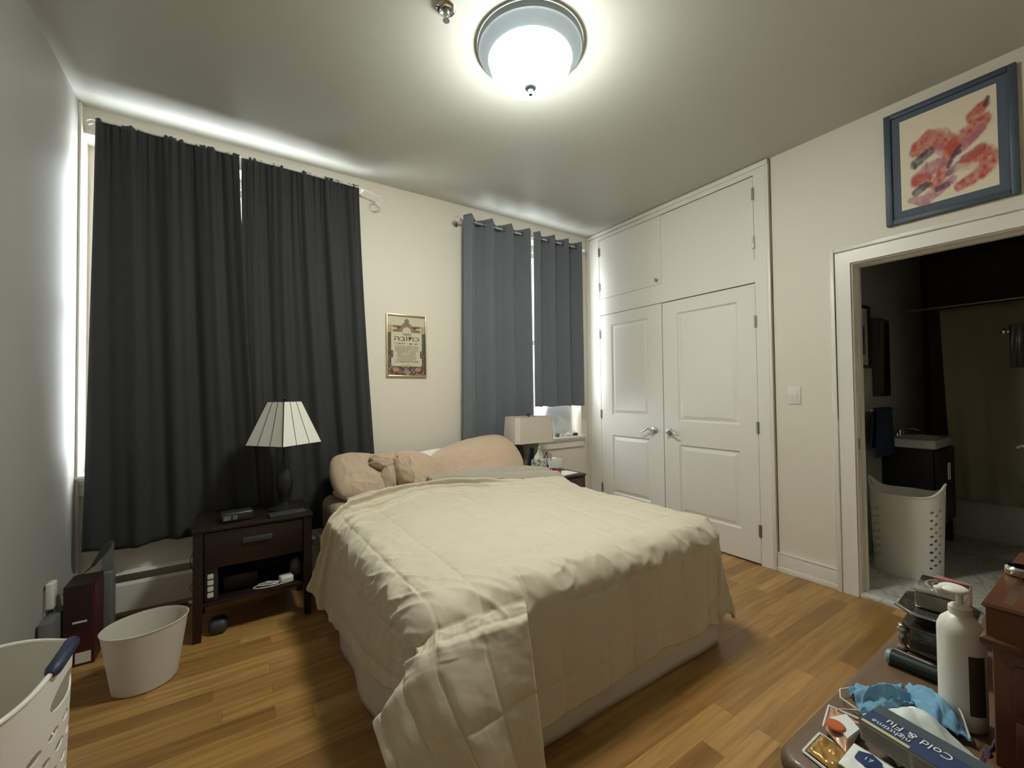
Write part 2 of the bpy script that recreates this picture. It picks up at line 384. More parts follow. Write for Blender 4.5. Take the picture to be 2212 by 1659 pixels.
# ---- closet, built into the right wall
XF = 3.163; k_ = XF/R
def cy(v): return v*k_
def cz(v): return CAM_H+(v-CAM_H)*k_
cl = thing('built_in_closet', 'white built-in closet with two panelled doors under two flat cupboard doors', 'closet', (XF, 2.3, 0))
ya, yb = cy(1.459), D-.003
yl0, yl1, yr0, yr1 = cy(2.374), cy(3.126), cy(1.566), cy(2.366)
zt, zm1, zm0, zd = H-.004, cz(2.225), cz(2.212), cz(2.045)
zu0, zu1 = cz(2.222), cz(2.835)
f = MB(); xb = R+.029
f.box(XF, xb, ya, yr0-.003, .001, zt); f.box(XF, xb, yl1+.003, yb, .001, zt); f.box(XF, xb, yr0-.003, yl1+.003, zu1+.004, zt); f.box(XF, xb, yr0-.003, yl1+.003, zd+.005, zu0-.004)
f.box(XF-.012, XF, ya, yb, zt-.036, zt, bev=.003); f.box(XF-.010, XF, ya-.004, ya+.02, .001, zt-.036, bev=.003); f.box(XF-.012, XF, yb-.022, yb, .001, zt-.036, bev=.003)
f.build('closet_frame', 'white', cl, smooth=True)
MB().box(xb-.004, xb-.001, yr0-.003, yl1+.003, .001, zu1+.004).build('closet_gap_shadow', 'gap_shadow', cl)  # thin near-black sheet standing in for the shade behind the door gaps
def panel_door(q, X, y0, y1, z0, z1, panels, th=.022):
    # slab with panels sunk into its face; the face looks toward -X
    ys = sorted({y0, y1}|{p[0] for p in panels}|{p[1] for p in panels}); zs = sorted({z0, z1}|{p[2] for p in panels}|{p[3] for p in panels})
    def inside(a, b, c, d): return any(p[0]-1e-6 <= a and b <= p[1]+1e-6 and p[2]-1e-6 <= c and d <= p[3]+1e-6 for p in panels)
    for i in range(len(ys)-1):
        for j in range(len(zs)-1):
            if not inside(ys[i], ys[i+1], zs[j], zs[j+1]):
                q.add([(X, ys[i], zs[j]), (X, ys[i+1], zs[j]), (X, ys[i+1], zs[j+1]), (X, ys[i], zs[j+1])], [(0, 1, 2, 3)])
    for a, b, c, d in panels:
        rings = []
        for ins, dep in ((0, 0), (.010, .011), (.018, .012), (.046, .004), (.05, .004)):
            rings.append([(X+dep, a+ins, c+ins), (X+dep, b-ins, c+ins), (X+dep, b-ins, d-ins), (X+dep, a+ins, d-ins)])
        for r0, r1 in zip(rings, rings[1:]):
            q.add(r0+r1, [(i, (i+1) % 4, (i+1) % 4+4, i+4) for i in range(4)])
        q.add(rings[-1], [(0, 1, 2, 3)])
    q.add([(X, y0, z0), (X, y1, z0), (X, y1, z1), (X, y0, z1), (X+th, y0, z0), (X+th, y1, z0), (X+th, y1, z1), (X+th, y0, z1)], [(0, 1, 5, 4), (1, 2, 6, 5), (2, 3, 7, 6), (3, 0, 4, 7), (4, 5, 6, 7)])
    return q
def hinge(parent, y, z, hgt=.085, X=XF):
    q = MB(); q.box(X-.003, X, y-.012, y+.012, z-hgt/2, z+hgt/2); q.lathe([(.0055, -hgt/2), (.0055, hgt/2)], (X-.006, y, z), 10)
    q.ball((X-.006, y, z+hgt/2), .006, 8, 6); q.build('hinge', 'steel', parent, smooth=True)
def lever(parent, y, z, sgn, X=XF):
    q = MB(); q.lathe([(.030, 0), (.030, -.006), (.026, -.012), (.014, -.014), (.012, -.045), (.010, -.052)], (X, y, z), 24, axis='x')
    p = []
    for i in range(13):
        t = i/12; p.append((X-.048-.004*math.sin(t*PI), y+sgn*(.118*t), z+.016*math.sin(t*2*PI*.85)*(1 if t < .6 else .9)-.004*t))
    q.tube(p, [.0095-.0045*(i/12) for i in range(13)], 10); return q.build('handle', 'nickel', parent, smooth=True)
pl = [(cy(2.526), cy(2.978), cz(1.030), cz(1.936)), (cy(2.526), cy(2.978), cz(.245), cz(.826))]
pr = [(cy(1.702), cy(2.222), cz(1.0), cz(1.932)), (cy(1.702), cy(2.222), cz(.22), cz(.802))]
dl = panel_door(MB(), XF+.002, yl0, yl1, .012, zd, pl).build('door', 'white', cl, fix=True)
dr = panel_door(MB(), XF+.002, yr0, yr1, .012, zd-.004, pr).build('door', 'white', cl)
for z in (1.855, 1.03, .28): hinge(dl, cy(3.126), cz(z))
for z in (1.76, .985, .24): hinge(dr, cy(1.566), cz(z))
lever(dl, cy(2.466), cz(.908), 1); lever(dr, cy(2.306), cz(.904), -1)
ul = box('cupboard_door', 'white', (XF+.003, XF+.022, yl0-.004, yl1, zu0, zu1), cl)
ur = box('cupboard_door', 'white', (XF+.001, XF+.022, yr0, yr1, zu0-.004, zu1-.004), cl)
for z in (2.71, 2.345): hinge(ul, cy(3.126), cz(z))
for z in (2.70, 2.34): hinge(ur, cy(1.566), cz(z))
q = MB(); q.lathe([(.008, 0), (.006, -.012), (.014, -.018), (.015, -.026), (.008, -.032)], (XF+.003, cy(2.412), cz(2.262)), 18, axis='x'); q.build('knob', 'steel', ul, smooth=True)

# ---- doorway to the bathroom
q = MB(); X0 = R-.02; cw = .085
q.box(X0, R, DY1+.006, DY1+cw, 0, DH+cw); q.box(X0, R, DY0-cw, DY0-.006, 0, DH+cw); q.box(X0, R, DY0-.006, DY1+.006, DH+.006, DH+cw)
q.box(X0-.014, R, DY1+cw, DY1+cw+.026, 0, DH+cw+.026, bev=.003); q.box(X0-.014, R, DY0-cw-.026, DY0-cw, 0, DH+cw+.026, bev=.003); q.box(X0-.014, R, DY0-cw, DY1+cw, DH+cw, DH+cw+.026, bev=.003)
# jamb lining and stop
q.box(R-.004, R+.134, DY1-.001, DY1+.02, 0, DH); q.box(R-.004, R+.134, DY0-.02, DY0+.001, 0, DH); q.box(R-.004, R+.134, DY0-.02, DY1+.02, DH-.001, DH+.02)
q.box(R+.05, R+.085, DY1-.014, DY1, .02, DH-.014); q.box(R+.05, R+.085, DY0, DY0+.014, .02, DH-.014); q.box(R+.05, R+.085, DY0, DY1, DH-.014, DH)
struct(q.build('trim_2', 'white', smooth=True))
struct(box('trim_3', 'marble', (R-.012, R+.135, DY0, DY1, 0, .024), bev=.004))
sp_ = box('strike_plate', 'steel', (R+.012, R+.042, DY1-.003, DY1-.0005, .89, .955)); tag(sp_, 'small grey metal strike plate on the doorway jamb', 'strike plate')
q = MB(); q.box(R-.015, R, DY1+cw+.028, 1.452, 0, .132, bev=.003); q.box(R-.024, R-.015, DY1+cw+.028, 1.452, 0, .036, bev=.004); q.box(R-.019, R-.015, DY1+cw+.028, 1.452, .124, .132)
struct(q.build('baseboard_right', 'white', smooth=True))
struct(MB().box(WX1+.35, R-.03, D-.014, D, 0, .13, bev=.003).build('baseboard_back', 'white', smooth=True))
# switch
sw = thing('light_switch', 'white rocker light switch plate between closet and doorway', 'light switch', (R, 1.322, 1.222))
box('switch_plate', 'white_plastic', (R-.006, R, 1.322-.039, 1.322+.039, 1.162, 1.282), sw, bev=.003); q = MB(); q.prism([(R-.007, 1.19), (R-.012, 1.222), (R-.0075, 1.254), (R-.005, 1.254), (R-.005, 1.19)], 'y', 1.305, 1.339)
q.build('rocker', 'white_plastic', sw)

# ================================================================ ceiling fittings
LX, LY = 1.18, 1.59
cl_ = thing('ceiling_light', 'flush round ceiling light with glowing white bowl and nickel rim', 'ceiling light', (LX, LY, H))
MB().lathe([(.250, 0), (.252, -.012), (.246, -.026), (.236, -.030), (.205, -.062), (.199, -.068), (.194, -.066), (.194, -.05)], (LX, LY, H-.001), 72, cap=False).build('rim', 'rim_nickel', cl_, smooth=True, angle=30)
pr_ = [(.192, -.055), (.194, -.072)]+[(.194*math.cos(a)**.8, -.072-.118*math.sin(a)) for a in np.linspace(.08, 1.53, 16)]
MB().lathe(pr_, (LX, LY, H), 72).build('glass_bowl', 'lampglass', cl_, smooth=True, angle=80)
MB().lathe([(.004, -.186), (.027, -.192), (.029, -.197), (.026, -.201), (.013, -.206), (.009, -.214), (.012, -.220), (.010, -.230), (.002, -.234)], (LX, LY, H), 24).build('finial', 'finial', cl_, smooth=True)
sx_, sy_ = .757, 1.618
sk = thing('fire_sprinkler', 'small pendent fire sprinkler on the ceiling with chrome escutcheon', 'sprinkler', (sx_, sy_, H))
MB().lathe([(.040, 0), (.042, -.004), (.034, -.012), (.026, -.013), (.020, -.006)], (sx_, sy_, H-.001), 32, cap=False).build('escutcheon', 'chrome', sk, smooth=True)
q = MB(); q.lathe([(.013, 0), (.013, -.02), (.009, -.024)], (sx_, sy_, H), 16); q.tube([(sx_-.011, sy_, H-.022), (sx_-.013, sy_, H-.034), (sx_-.004, sy_, H-.05)], .0028, 8); q.tube([(sx_+.011, sy_, H-.022), (sx_+.013, sy_, H-.034), (sx_+.004, sy_, H-.05)], .0028, 8); q.lathe([(.003, -.024), (.003, -.052)], (sx_, sy_, H), 8)
q.lathe([(.004, -.050), (.015, -.053), (.015, -.055), (.003, -.056)], (sx_, sy_, H), 18); q.build('sprinkler_head', 'steel', sk, smooth=True)

# ================================================================ curtains
def curtain(name, label, xt, xb_, zt, zb, yc, waves, amp, m, kind='gather', seed=0, lift=None, group=None, nx=240, nz=90, outward=.0):
    u = np.linspace(0, 1, nx); v = np.linspace(0, 1, nz); U, V = np.meshgrid(u, v)
    sh = V**1.3
    X = (xt[0]+(xb_[0]-xt[0])*sh)*(1-U)+(xt[1]+(xb_[1]-xt[1])*sh)*U
    zbot = zb+(np.interp(u, *lift) if lift else 0*u)
    Z = zt+(zbot[None, :]-zt)*V
    if kind == 'gather':
        ph = 6.28*waves*U+1.7*vnoise(U*3+seed, V*.6+seed)+seed
        A = amp*(.55+.45*V)*(.6+.6*(vnoise(U*4+seed*3, U*0+.5)*.5+.5))
        Y = yc-A*(np.sin(ph)+.35*np.sin(2.3*ph+1+seed))
        Y += -.006*np.sin(6.28*waves*4.3*U+2*vnoise(U*30, V*2))*np.exp(-V*9)
        Y += .006*fbm(U*7+seed, V*5, 3)*V
        Z = Z+.006*np.abs(np.sin(6.28*waves*2.9*U+3*vnoise(U*11+seed, U*0)))*np.exp(-V*40)
        Y -= outward*V**2
    else:
        ph = 6.28*waves*U
        s = np.sin(ph); s = np.sign(s)*np.abs(s)**.9
        Y = yc-amp*s*(1-.1*V)+.006*fbm(U*5+seed, V*3, 3)*V
        X = X+.010*np.sin(2*ph)*(1-.3*V)
        Z = Z+.008*np.clip(np.sin(ph), 0, 1)*np.exp(-V*30)+.003*np.sin(ph*1.5+1)*sstep(.97, 1, V)
    o = MB().grid(np.stack([X, Y, Z], 2)).build(name, m, None, smooth=True, angle=180)
    solid(o, .004); tag(o, label, 'curtain', group); return o
BC = 'black curtains on the wide window'
curtain('blackout_curtain', 'black floor-skimming curtain panel nearest the left wall', (-.632, .031), (-.668, .150), 2.792, .425, D-.118, 4.2, .020, 'black_curtain', seed=1.3, lift=([0, .05, .12, .25, .4, .6, .8, 1], [.012, .012, -.012, -.01, .005, .0, -.01, .0]), group=BC)
curtain('blackout_curtain', 'black curtain panel behind the pyramid-shaded lamp', (.042, .768), (.075, .905), 2.792, .33, D-.112, 4.7, .020, 'black_curtain', seed=4.1, lift=([0, .5, 1], [0, .01, 0]), group=BC)
q = MB(); rz = 2.787; ry = D-.117
rod = thing('scroll_curtain_rod', 'thin white curtain rod ending in a curled scroll', 'curtain rod', (.1, ry, rz))
pts = [(-.66, ry, rz+.004), (-.2, ry, rz+.004), (.3, ry, rz+.002), (.77, ry, rz-.004), (.86, ry, rz-.018)]
MB().tube(pts, .006, 8).build('rod', 'white_metal', rod, smooth=True)
sc = []
for i in range(30):
    a = PI/2-.15-i/29*2*PI*1.18; rr = .042*(1-.018*i); sc.append((.925+rr*math.cos(a), ry, rz-.072+rr*math.sin(a)))
MB().tube([(.855, ry, rz-.017), (.895, ry, rz-.026)]+sc, .005, 8).build('scroll', 'white_metal', rod, smooth=True)
q = MB(); q.tube([(-.655, ry, rz), (-.672, ry, rz-.012), (-.66, ry, rz-.03), (-.645, ry, rz-.02)], .004, 8); q.build('scroll', 'white_metal', rod, smooth=True)
for xx in (-.625, .80):
    q = MB(); q.box(xx-.008, xx+.008, ry, D, rz-.012, rz-.004); q.box(xx-.010, xx+.010, D-.004, D, rz-.05, rz+.02); q.build('bracket', 'white_metal', rod)
gy, gz = D-.10, 2.735
GC = 'grey grommet curtains on the small window'
curtain('grommet_curtain', 'long grey grommet curtain panel hanging behind the bed pillows', (1.635, 2.345), (1.605, 2.36), gz+.045, .42, gy, 3.5, .052, 'grey_curtain', 'grommet', seed=2, group=GC)
curtain('grommet_curtain', 'short grey grommet curtain panel beside the closet, stopping above the sill', (2.375, 2.995), (2.365, 3.0), gz+.045, 1.125, gy, 3.5, .046, 'grey_curtain', 'grommet', seed=5, group=GC)
rod = thing('grommet_curtain_rod', 'chrome curtain rod with faceted crystal ball ends', 'curtain rod', (2.3, gy, gz))
MB().tube([(1.595, gy, gz), (3.01, gy, gz)], .0095, 12).build('rod', 'chrome', rod, smooth=True)
for xx in (1.575, 3.028):
    q = MB(); q.ball((xx, gy, gz), .024, 8, 6); q.build('finial', 'crystal', rod)
    q = MB(); s = 1 if xx < 2 else -1; q.lathe([(.012, 0), (.014, .008), (.012, .016)], (xx+s*.022-(0 if s > 0 else .016), gy, gz), 16, axis='x'); q.build('collar', 'chrome', rod, smooth=True)
for xx in (1.612, 3.006):
    q = MB(); q.box(xx-.006, xx+.006, gy+.008, D, gz-.008, gz+.002); q.box(xx-.012, xx+.012, D-.004, D, gz-.03, gz+.03); q.build('bracket', 'chrome', rod)
cur = [o for o in C.objects if o.name.startswith('grommet_curtain') and o.type == 'MESH' and o.parent is None]
for o, (a, b) in zip(cur, ((1.635, 2.345), (2.375, 2.995))):
    for k in range(1, 7):
        xx = a+(b-a)*k/7
        q = MB(); q.torus((xx, gy, gz), .021, .0042, axis='x'); g = q.build('grommet', 'bronze', None, smooth=True); g.parent = o; WL[g.name] = (0, 0, 0)

# ================================================================ framed pictures
def colour_grid(name, m, parent, P, col):
    mbb = MB().grid(P); o = mbb.build(name, m, parent, fix=False); me = o.data
    a = me.color_attributes.new('Col', 'FLOAT_COLOR', 'POINT'); c = np.ones((len(me.vertices), 4)); c[:, :3] = col.reshape(-1, 3); a.data.foreach_set('color', c.ravel()); return o
def stroke(img, UU, VV, pts, wd, col, al=.8, soft=.38, seed=0):
    al = min(1, al*1.22)
    pts = np.array(pts, float); dmin = np.full(UU.shape, 9.)
    wds = wd if isinstance(wd, (list, tuple)) else [wd]*len(pts)
    for i in range(len(pts)-1):
        a, b = pts[i], pts[i+1]; d = b-a; t = np.clip(((UU-a[0])*d[0]+(VV-a[1])*d[1])/max(1e-9, d@d), 0, 1)
        dd = np.hypot(UU-a[0]-t*d[0], VV-a[1]-t*d[1])/(wds[i]+(wds[i+1]-wds[i])*t); dmin = np.minimum(dmin, dd/1.18)
    dmin = dmin+.28*fbm(UU*16+seed, VV*16+seed, 3)
    w_ = (1-sstep(1-soft, 1+soft*.4, dmin))*al*(.8+.35*fbm(UU*24+seed, VV*24, 3)); w_ = np.clip(w_, 0, 1)[..., None]
    img[:] = img*(1-w_)+np.array(col)*w_
# watercolour over the doorway
XP = R-.004
wp = thing('watercolor_picture', 'red and violet watercolor print in a slate blue frame above the doorway', 'picture', (R, .56, 2.2))
py0, py1, pz0, pz1 = .311, .812, 2.197, 2.84
q = MB(); fw = .03
q.box(R-.026, R-.001, py1-fw, py1, pz0, pz1, bev=.004); q.box(R-.026, R-.001, py0, py0+fw, pz0, pz1, bev=.004); q.box(R-.026, R-.001, py0+fw, py1-fw, pz1-fw, pz1, bev=.004); q.box(R-.026, R-.001, py0+fw, py1-fw, pz0, pz0+fw, bev=.004)
q.build('picture_frame', 'blue_frame', wp, smooth=True)
box('mat_board', mat('blue_mat_board', (.085, .105, .14), .8, var=.05), (R-.012, R-.006, py0+.02, py1-.02, pz0+.02, pz1-.02), wp)
ny, nz = 150, 200; ay0, ay1, az0, az1 = .378, .744, 2.268, 2.778
UU, VV = np.meshgrid(np.linspace(0, 1, ny), np.linspace(0, 1, nz))   # u left->right seen from the room, v down->up
img = np.ones((nz, ny, 3))*np.array((.72, .63, .48)); img *= (1+.03*fbm(UU*30, VV*40, 3))[..., None]
RED, PUR, DK, PK = (.46, .055, .03), (.22, .07, .16), (.045, .03, .05), (.40, .12, .17)
S = lambda *a, **k: stroke(img, UU, VV, *a, **k)
S([(.88, .84), (.78, .76), (.86, .68), (.74, .60), (.56, .53)], [.05, .07, .08, .09, .08], RED, .85, seed=1)
S([(.86, .62), (.72, .53), (.58, .46)], [.04, .06, .05], PK, .8, seed=2)
S([(.18, .66), (.32, .70), (.48, .63), (.56, .55)], [.05, .09, .10, .08], RED, .8, seed=3)
S([(.16, .60), (.26, .58)], .05, RED, .7, seed=4)
S([(.16, .47), (.24, .52), (.34, .555)], [.05, .05, .05], DK, .9, seed=5)
S([(.45, .52), (.42, .56)], .05, PK, .6, seed=14)
S([(.55, .5), (.5, .38), (.44, .25), (.38, .18)], [.07, .06, .06, .05], RED, .8, seed=6)
S([(.18, .30), (.3, .36), (.44, .40)], [.06, .09, .06], PK, .85, seed=7)
S([(.18, .29), (.28, .26)], .07, RED, .8, seed=8)
S([(.52, .26), (.66, .34), (.84, .41)], [.03, .05, .05], PUR, .75, seed=9)
S([(.70, .34), (.86, .36), (.93, .27), (.82, .17), (.62, .10)], [.06, .09, .09, .07, .05], RED, .85, seed=10)
S([(.62, .29), (.78, .26)], .035, (.62, .45, .32), .7, seed=11)
S([(.52, .33), (.57, .43), (.64, .51)], [.02, .025, .02], DK, .85, seed=12); S([(.57, .43), (.64, .45)], .018, DK, .8, seed=13)
S([(.10, .09), (.24, .05), (.40, .11), (.56, .19)], [.03, .06, .05, .04], PK, .85, seed=15)
S([(.16, .16), (.28, .21), (.32, .20)], [.04, .04, .03], DK, .85, seed=16); S([(.40, .13), (.50, .15)], .03, DK, .8, seed=17); S([(.90, .83), (.92, .89)], .022, DK, .8, seed=18)
P = np.stack([np.full_like(UU, R-.0135), ay1+(ay0-ay1)*UU, az0+(az1-az0)*VV], 2)
colour_grid('print', vcol_mat('watercolor_paper', .6), wp, P, img)
# illuminated document between the windows
kt = thing('framed_document', 'small gold-framed illuminated Hebrew document between the two windows', 'picture', (1.165, D, 1.4))
kx0, kx1, kz0, kz1 = .998, 1.328, 1.398, 1.894
q = MB(); fw = .011
q.box(kx0, kx0+fw, D-.022, D-.001, kz0, kz1, bev=.003); q.box(kx1-fw, kx1, D-.022, D-.001, kz0, kz1, bev=.003); q.box(kx0+fw, kx1-fw, D-.022, D-.001, kz1-fw, kz1, bev=.003); q.box(kx0+fw, kx1-fw, D-.022, D-.001, kz0, kz0+fw, bev=.003)
q.build('picture_frame', 'gold', kt, smooth=True)
nx_, nz_ = 160, 240; UU, VV = np.meshgrid(np.linspace(0, 1, nx_), np.linspace(0, 1, nz_))
CR, GR, BR, DB = np.array((.56, .51, .36)), np.array((.07, .085, .055)), np.array((.20, .135, .075)), np.array((.085, .05, .035))
img = np.ones((nz_, nx_, 3))*CR
def rect(a, b, c, d, col, r=0):
    m_ = (UU > a) & (UU < b) & (VV > c) & (VV < d)
    if r:
        dx = np.maximum(np.maximum(a+r-UU, UU-b+r), 0); dy = np.maximum(np.maximum(c+r*.67-VV, VV-d+r*.67), 0)*1.5; m_ &= np.hypot(dx, dy) < r
    img[m_] = col
rect(.0, 1, 0, .78, GR); rect(.0, 1, 0, .155, DB)
for k in range(90):
    x, y = random.random(), random.random()*.155
    m_ = np.hypot((UU-x), (VV-y)*1.5) < random.uniform(.008, .03); img[m_] = random.choice([(.30, .17, .14), (.26, .20, .12), (.12, .08, .06), (.33, .22, .18)])
for x in (.22, .80): img[np.hypot((UU-x)/.085, (VV-.105)/.035) < 1] = (.42, .20, .17)
img[np.abs(UU-.52)/.09+np.abs(VV-.055)/.05 < 1] = (.34, .22, .17)
for k in range(60):
    x = random.choice([random.uniform(.01, .1), random.uniform(.9, .99)]); y = random.uniform(.02, .75); img[np.hypot((UU-x), (VV-y)*1.5) < random.uniform(.006, .014)] = random.choice([(.17, .20, .14), (.30, .32, .27), (.12, .13, .08), (.2, .15, .08)])
rect(.0, 1, .72, .835, BR); rect(.05, .95, .79, .812, DB)
for x, s in ((.08, 1), (.92, -1)):
    img[(np.hypot((UU-x)/.09, (VV-.775)/.065) < 1)] = (.42, .33, .18); img[(np.hypot((UU-x-s*.1)/.08, (VV-.785)/.018) < 1)] = (.5, .42, .3)
tri = (np.abs(UU-.5) < .21*(1-(VV-.74)/.235)+.018*np.sin(VV*90)) & (VV > .72) & (VV < .975); img[tri] = (.22, .15, .085)
t2 = tri & (fbm(UU*40, VV*50, 2) > .2); img[t2] = (.32, .23, .13)
rect(.10, .90, .155, .725, CR, .05); img[np.hypot((UU-.5)/.115, (VV-.735)/.075) < 1] = CR
rect(.0, .145, .30, .415, DB); rect(.855, 1, .30, .415, DB)
t3 = ((UU < .14) | (UU > .86)) & (VV > .305) & (VV < .41) & (fbm(UU*50, VV*60, 2) > .25); img[t3] = (.27, .22, .15)
TX = np.array((.27, .25, .17))
for k, v0 in enumerate(np.linspace(.495, .225, 20)):
    a, b = (.19, .81) if v0 > .40 or v0 < .255 else (.25, .75)
    row_ = (np.abs(VV-v0) < .0052) & (UU > a) & (UU < b) & (vnoise(UU*95+k*7, UU*0+k) > -.45); img[row_] = TX
for a, b in ((.18, .35), (.37, .46), (.56, .64), (.66, .82)):
    img[(np.abs(VV-.537) < .010) & (UU > a) & (UU < b) & (vnoise(UU*60, VV*90) > -.25)] = (.12, .09, .06)
rect(.36, .64, .165, .185, (.42, .36, .22))
P = np.stack([kx0+.008+(kx1-kx0-.016)*UU, np.full_like(UU, D-.010), kz0+.008+(kz1-kz0-.016)*VV], 2)
colour_grid('document', vcol_mat('parchment_print', .35, .3), kt, P, img)
box('backing_board', 'carton_grey', (kx0+.006, kx1-.006, D-.008, D-.002, kz0+.006, kz1-.006), kt)
def text_mesh(body, size, name, m, parent, mw, ext=.0003, sxx=1):
    cu = bpy.data.curves.new(name, 'FONT'); cu.body = body; cu.size = size; cu.align_x = 'CENTER'; cu.extrude = ext; cu.resolution_u = 4
    tmp = bpy.data.objects.new(name, cu); C.objects.link(tmp); dg = bpy.context.evaluated_depsgraph_get(); me = bpy.data.meshes.new_from_object(tmp.evaluated_get(dg)); bpy.data.objects.remove(tmp)
    off = Vector(WL[parent.name]) if parent else Vector((0, 0, 0)); me.transform(Matrix.Translation(-off) @ mw @ Matrix.Diagonal((sxx, 1, 1, 1))); me.materials.clear(); me.materials.append(M[m])
    o = bpy.data.objects.new(name, me); C.objects.link(o)
    if parent: o.parent = parent; WL[o.name] = tuple(off)
    return o
def kmat(u, v): return Matrix.Translation((kx0+.008+(kx1-kx0-.016)*u, D-.0112, kz0+.008+(kz1-kz0-.016)*v)) @ Matrix.Rotation(PI/2, 4, 'X')
text_mesh('ספר'[::-1], .032, 'lettering', 'ink', kt, kmat(.5, .665), sxx=1.3)
text_mesh('כתובה'[::-1], .050, 'lettering', 'ink', kt, kmat(.5, .585), sxx=1.6)

# ================================================================ heater under the wide window
hx0, hx1 = L+.03, 1.15
ht = thing('baseboard_heater', 'long white baseboard heater along the wall under the wide window', 'heater', ((hx0+hx1)/2, D-.03, 0))
q = MB(); q.prism([(D, .01), (D-.008, .01), (D-.008, .245), (D-.058, .252), (D-.06, .256), (D, .262)], 'x', hx0, hx1); q.build('back_plate', 'white_metal', ht)
q = MB(); q.prism([(D-.062, .045), (D-.066, .05), (D-.066, .195), (D-.058, .212), (D-.056, .212), (D-.062, .193), (D-.062, .05), (D-.05, .047)], 'x', hx0+.002, hx1-.002); q.build('front_cover', 'white_metal', ht)
q = MB(); q.prism([(D-.012, .06), (D-.048, .06), (D-.048, .17), (D-.012, .17)], 'x', hx0+.01, hx1-.01); q.build('fin_core', 'dark_grey', ht)
for xx in (hx0, hx1-.03): box('end_cap', 'white_metal', (xx, xx+.03, D-.068, D-.0005, .006, .264), ht, bev=.004)

# ================================================================ bed
BX0, BX1, BY0, BY1, BT = .50, 1.995, 1.215, 3.115, .585
bed = thing('bed', 'queen bed with cream box spring, brown fitted sheet and no headboard', 'bed', ((BX0+BX1)/2, (BY0+BY1)/2, 0))
q = MB(); q.box(BX0, BX1, BY0+.02, BY1, .335, BT, bev=.06, seg=5); mt = q.build('mattress', 'fitted', bed, smooth=True)
# softly waved bed skirt around the box spring
def skirt():
    path = [(BX0-.03, BY1), (BX0-.03, BY0-.005), (BX1+.02, BY0-.005), (BX1+.02, BY1)]; pts = []
    for a, b in zip(path, path[1:]):
        n = int(math.dist(a, b)/.012)
        for i in range(n):
            t = i/n; pts.append((a[0]+(b[0]-a[0])*t, a[1]+(b[1]-a[1])*t, (a, b)))
    pts.append((*path[-1], (path[-2], path[-1]))); G = []
    for k in range(14):
        row = []; t = k/13; z = .345-(.345-.004)*t
        for i, (x, y, (a, b)) in enumerate(pts):
            d = Vector((b[0]-a[0], b[1]-a[1], 0)).normalized(); nx, ny = d.y, -d.x   # outward when walking round the bed this way
            wv = .010*t*math.sin(i*.19)+.008*t*math.sin(i*.071+1)
            if abs(nx) > .5: wv = wv+.012*t
            else: wv *= .12
            row.append((x-nx*wv if False else x+(-abs(nx) if x < 1 else abs(nx))*wv, y+ny*wv*(-1 if ny > 0 else 1), z))
        G.append(row)
    return MB().grid(G)
solid(skirt().build('bed_skirt', 'skirt', bed, smooth=True, angle=180), .004)
box('box_spring', 'skirt', (BX0, BX1, BY0+.012, BY1, .10, .335), bed, bev=.02)
for xx in (BX0+.08, BX1-.08):
    for yy in (BY0+.1, BY1-.1): q = MB(); q.lathe([(.025, 0), (.03, .1)], (xx, yy, 0), 16); q.build('leg', 'dark_grey', bed, smooth=True)

# ---- comforter: material coordinates a (across) and b (along); lies on the mattress, hangs on three sides
XA, XB, YB, RR, ZT = .545, 1.965, 1.285, .10, .612
def drop(s):      # (outward, z) after arc length s past the edge
    s = np.asarray(s, float); q = PI/2*RR; a = np.clip(s/RR, 0, PI/2)
    return RR*np.sin(a), ZT-RR*(1-np.cos(a))-np.maximum(0, s-q)
def yhead(a): return np.interp(a, [.0, .2, .46, .60, .80, 1.0, 1.2, 1.5, 1.8, 2.1, 2.6], [2.62, 2.60, 2.50, 2.60, 2.70, 2.76, 2.73, 2.56, 2.43, 2.36, 2.34])
def lefthem(y): return np.interp(y, [1.25, 1.45, 1.7, 2.0, 2.25, 2.45, 2.6], [.36, .27, .20, .165, .11, .13, .22])
def place(a, b):
    """a, b arrays -> xyz (before puff and wrinkles)"""
    a = np.asarray(a, float); b = np.asarray(b, float)
    da = np.maximum(0, XA-a); dc = np.maximum(0, a-XB); db = np.maximum(0, YB-b)
    x = np.clip(a, XA, XB); y = np.maximum(b, YB)
    # left overhang scaled so that the hem follows lefthem(y)
    full = XA-A0; hang = (PI/2*RR)+(ZT-RR-lefthem(np.maximum(b, YB)))
    sl = da/full*hang
    s = np.where(da > 0, np.hypot(sl, db), np.where(dc > 0, np.maximum(dc, db)*1.0, db))
    th_l = np.arctan2(db, sl); th_r = np.arctan2(db, dc)
    out, z = drop(s)
    fl = np.maximum(0, s-.157)
    outl = out+fl*(.06+.20*np.exp(-((b-2.62)/.16)**2)); outf = out+fl*.03; outr = out+fl*(.12+.10*np.sin(3*th_r))
    X = np.where(da > 0, x-outl*np.cos(th_l), np.where(dc > 0, x+outr*np.cos(th_r), x))
    Y = np.where(da > 0, y-outl*np.sin(th_l), np.where(dc > 0, y-outr*np.sin(th_r), y-outf))
    crown = .018*np.sin(PI*np.clip((x-XA)/(XB-XA), 0, 1))*sstep(0, .3, y-YB+.1)
    z = z+crown+.020*sstep(.25, .0, yhead(a)-b)*(da == 0)
    return X, Y, z
A0, A1 = .10, 2.485
AR = .835          # where the foot overhang folds over itself
BF = .53           # foot overhang length right of the fold
SA, SB = .172, .262
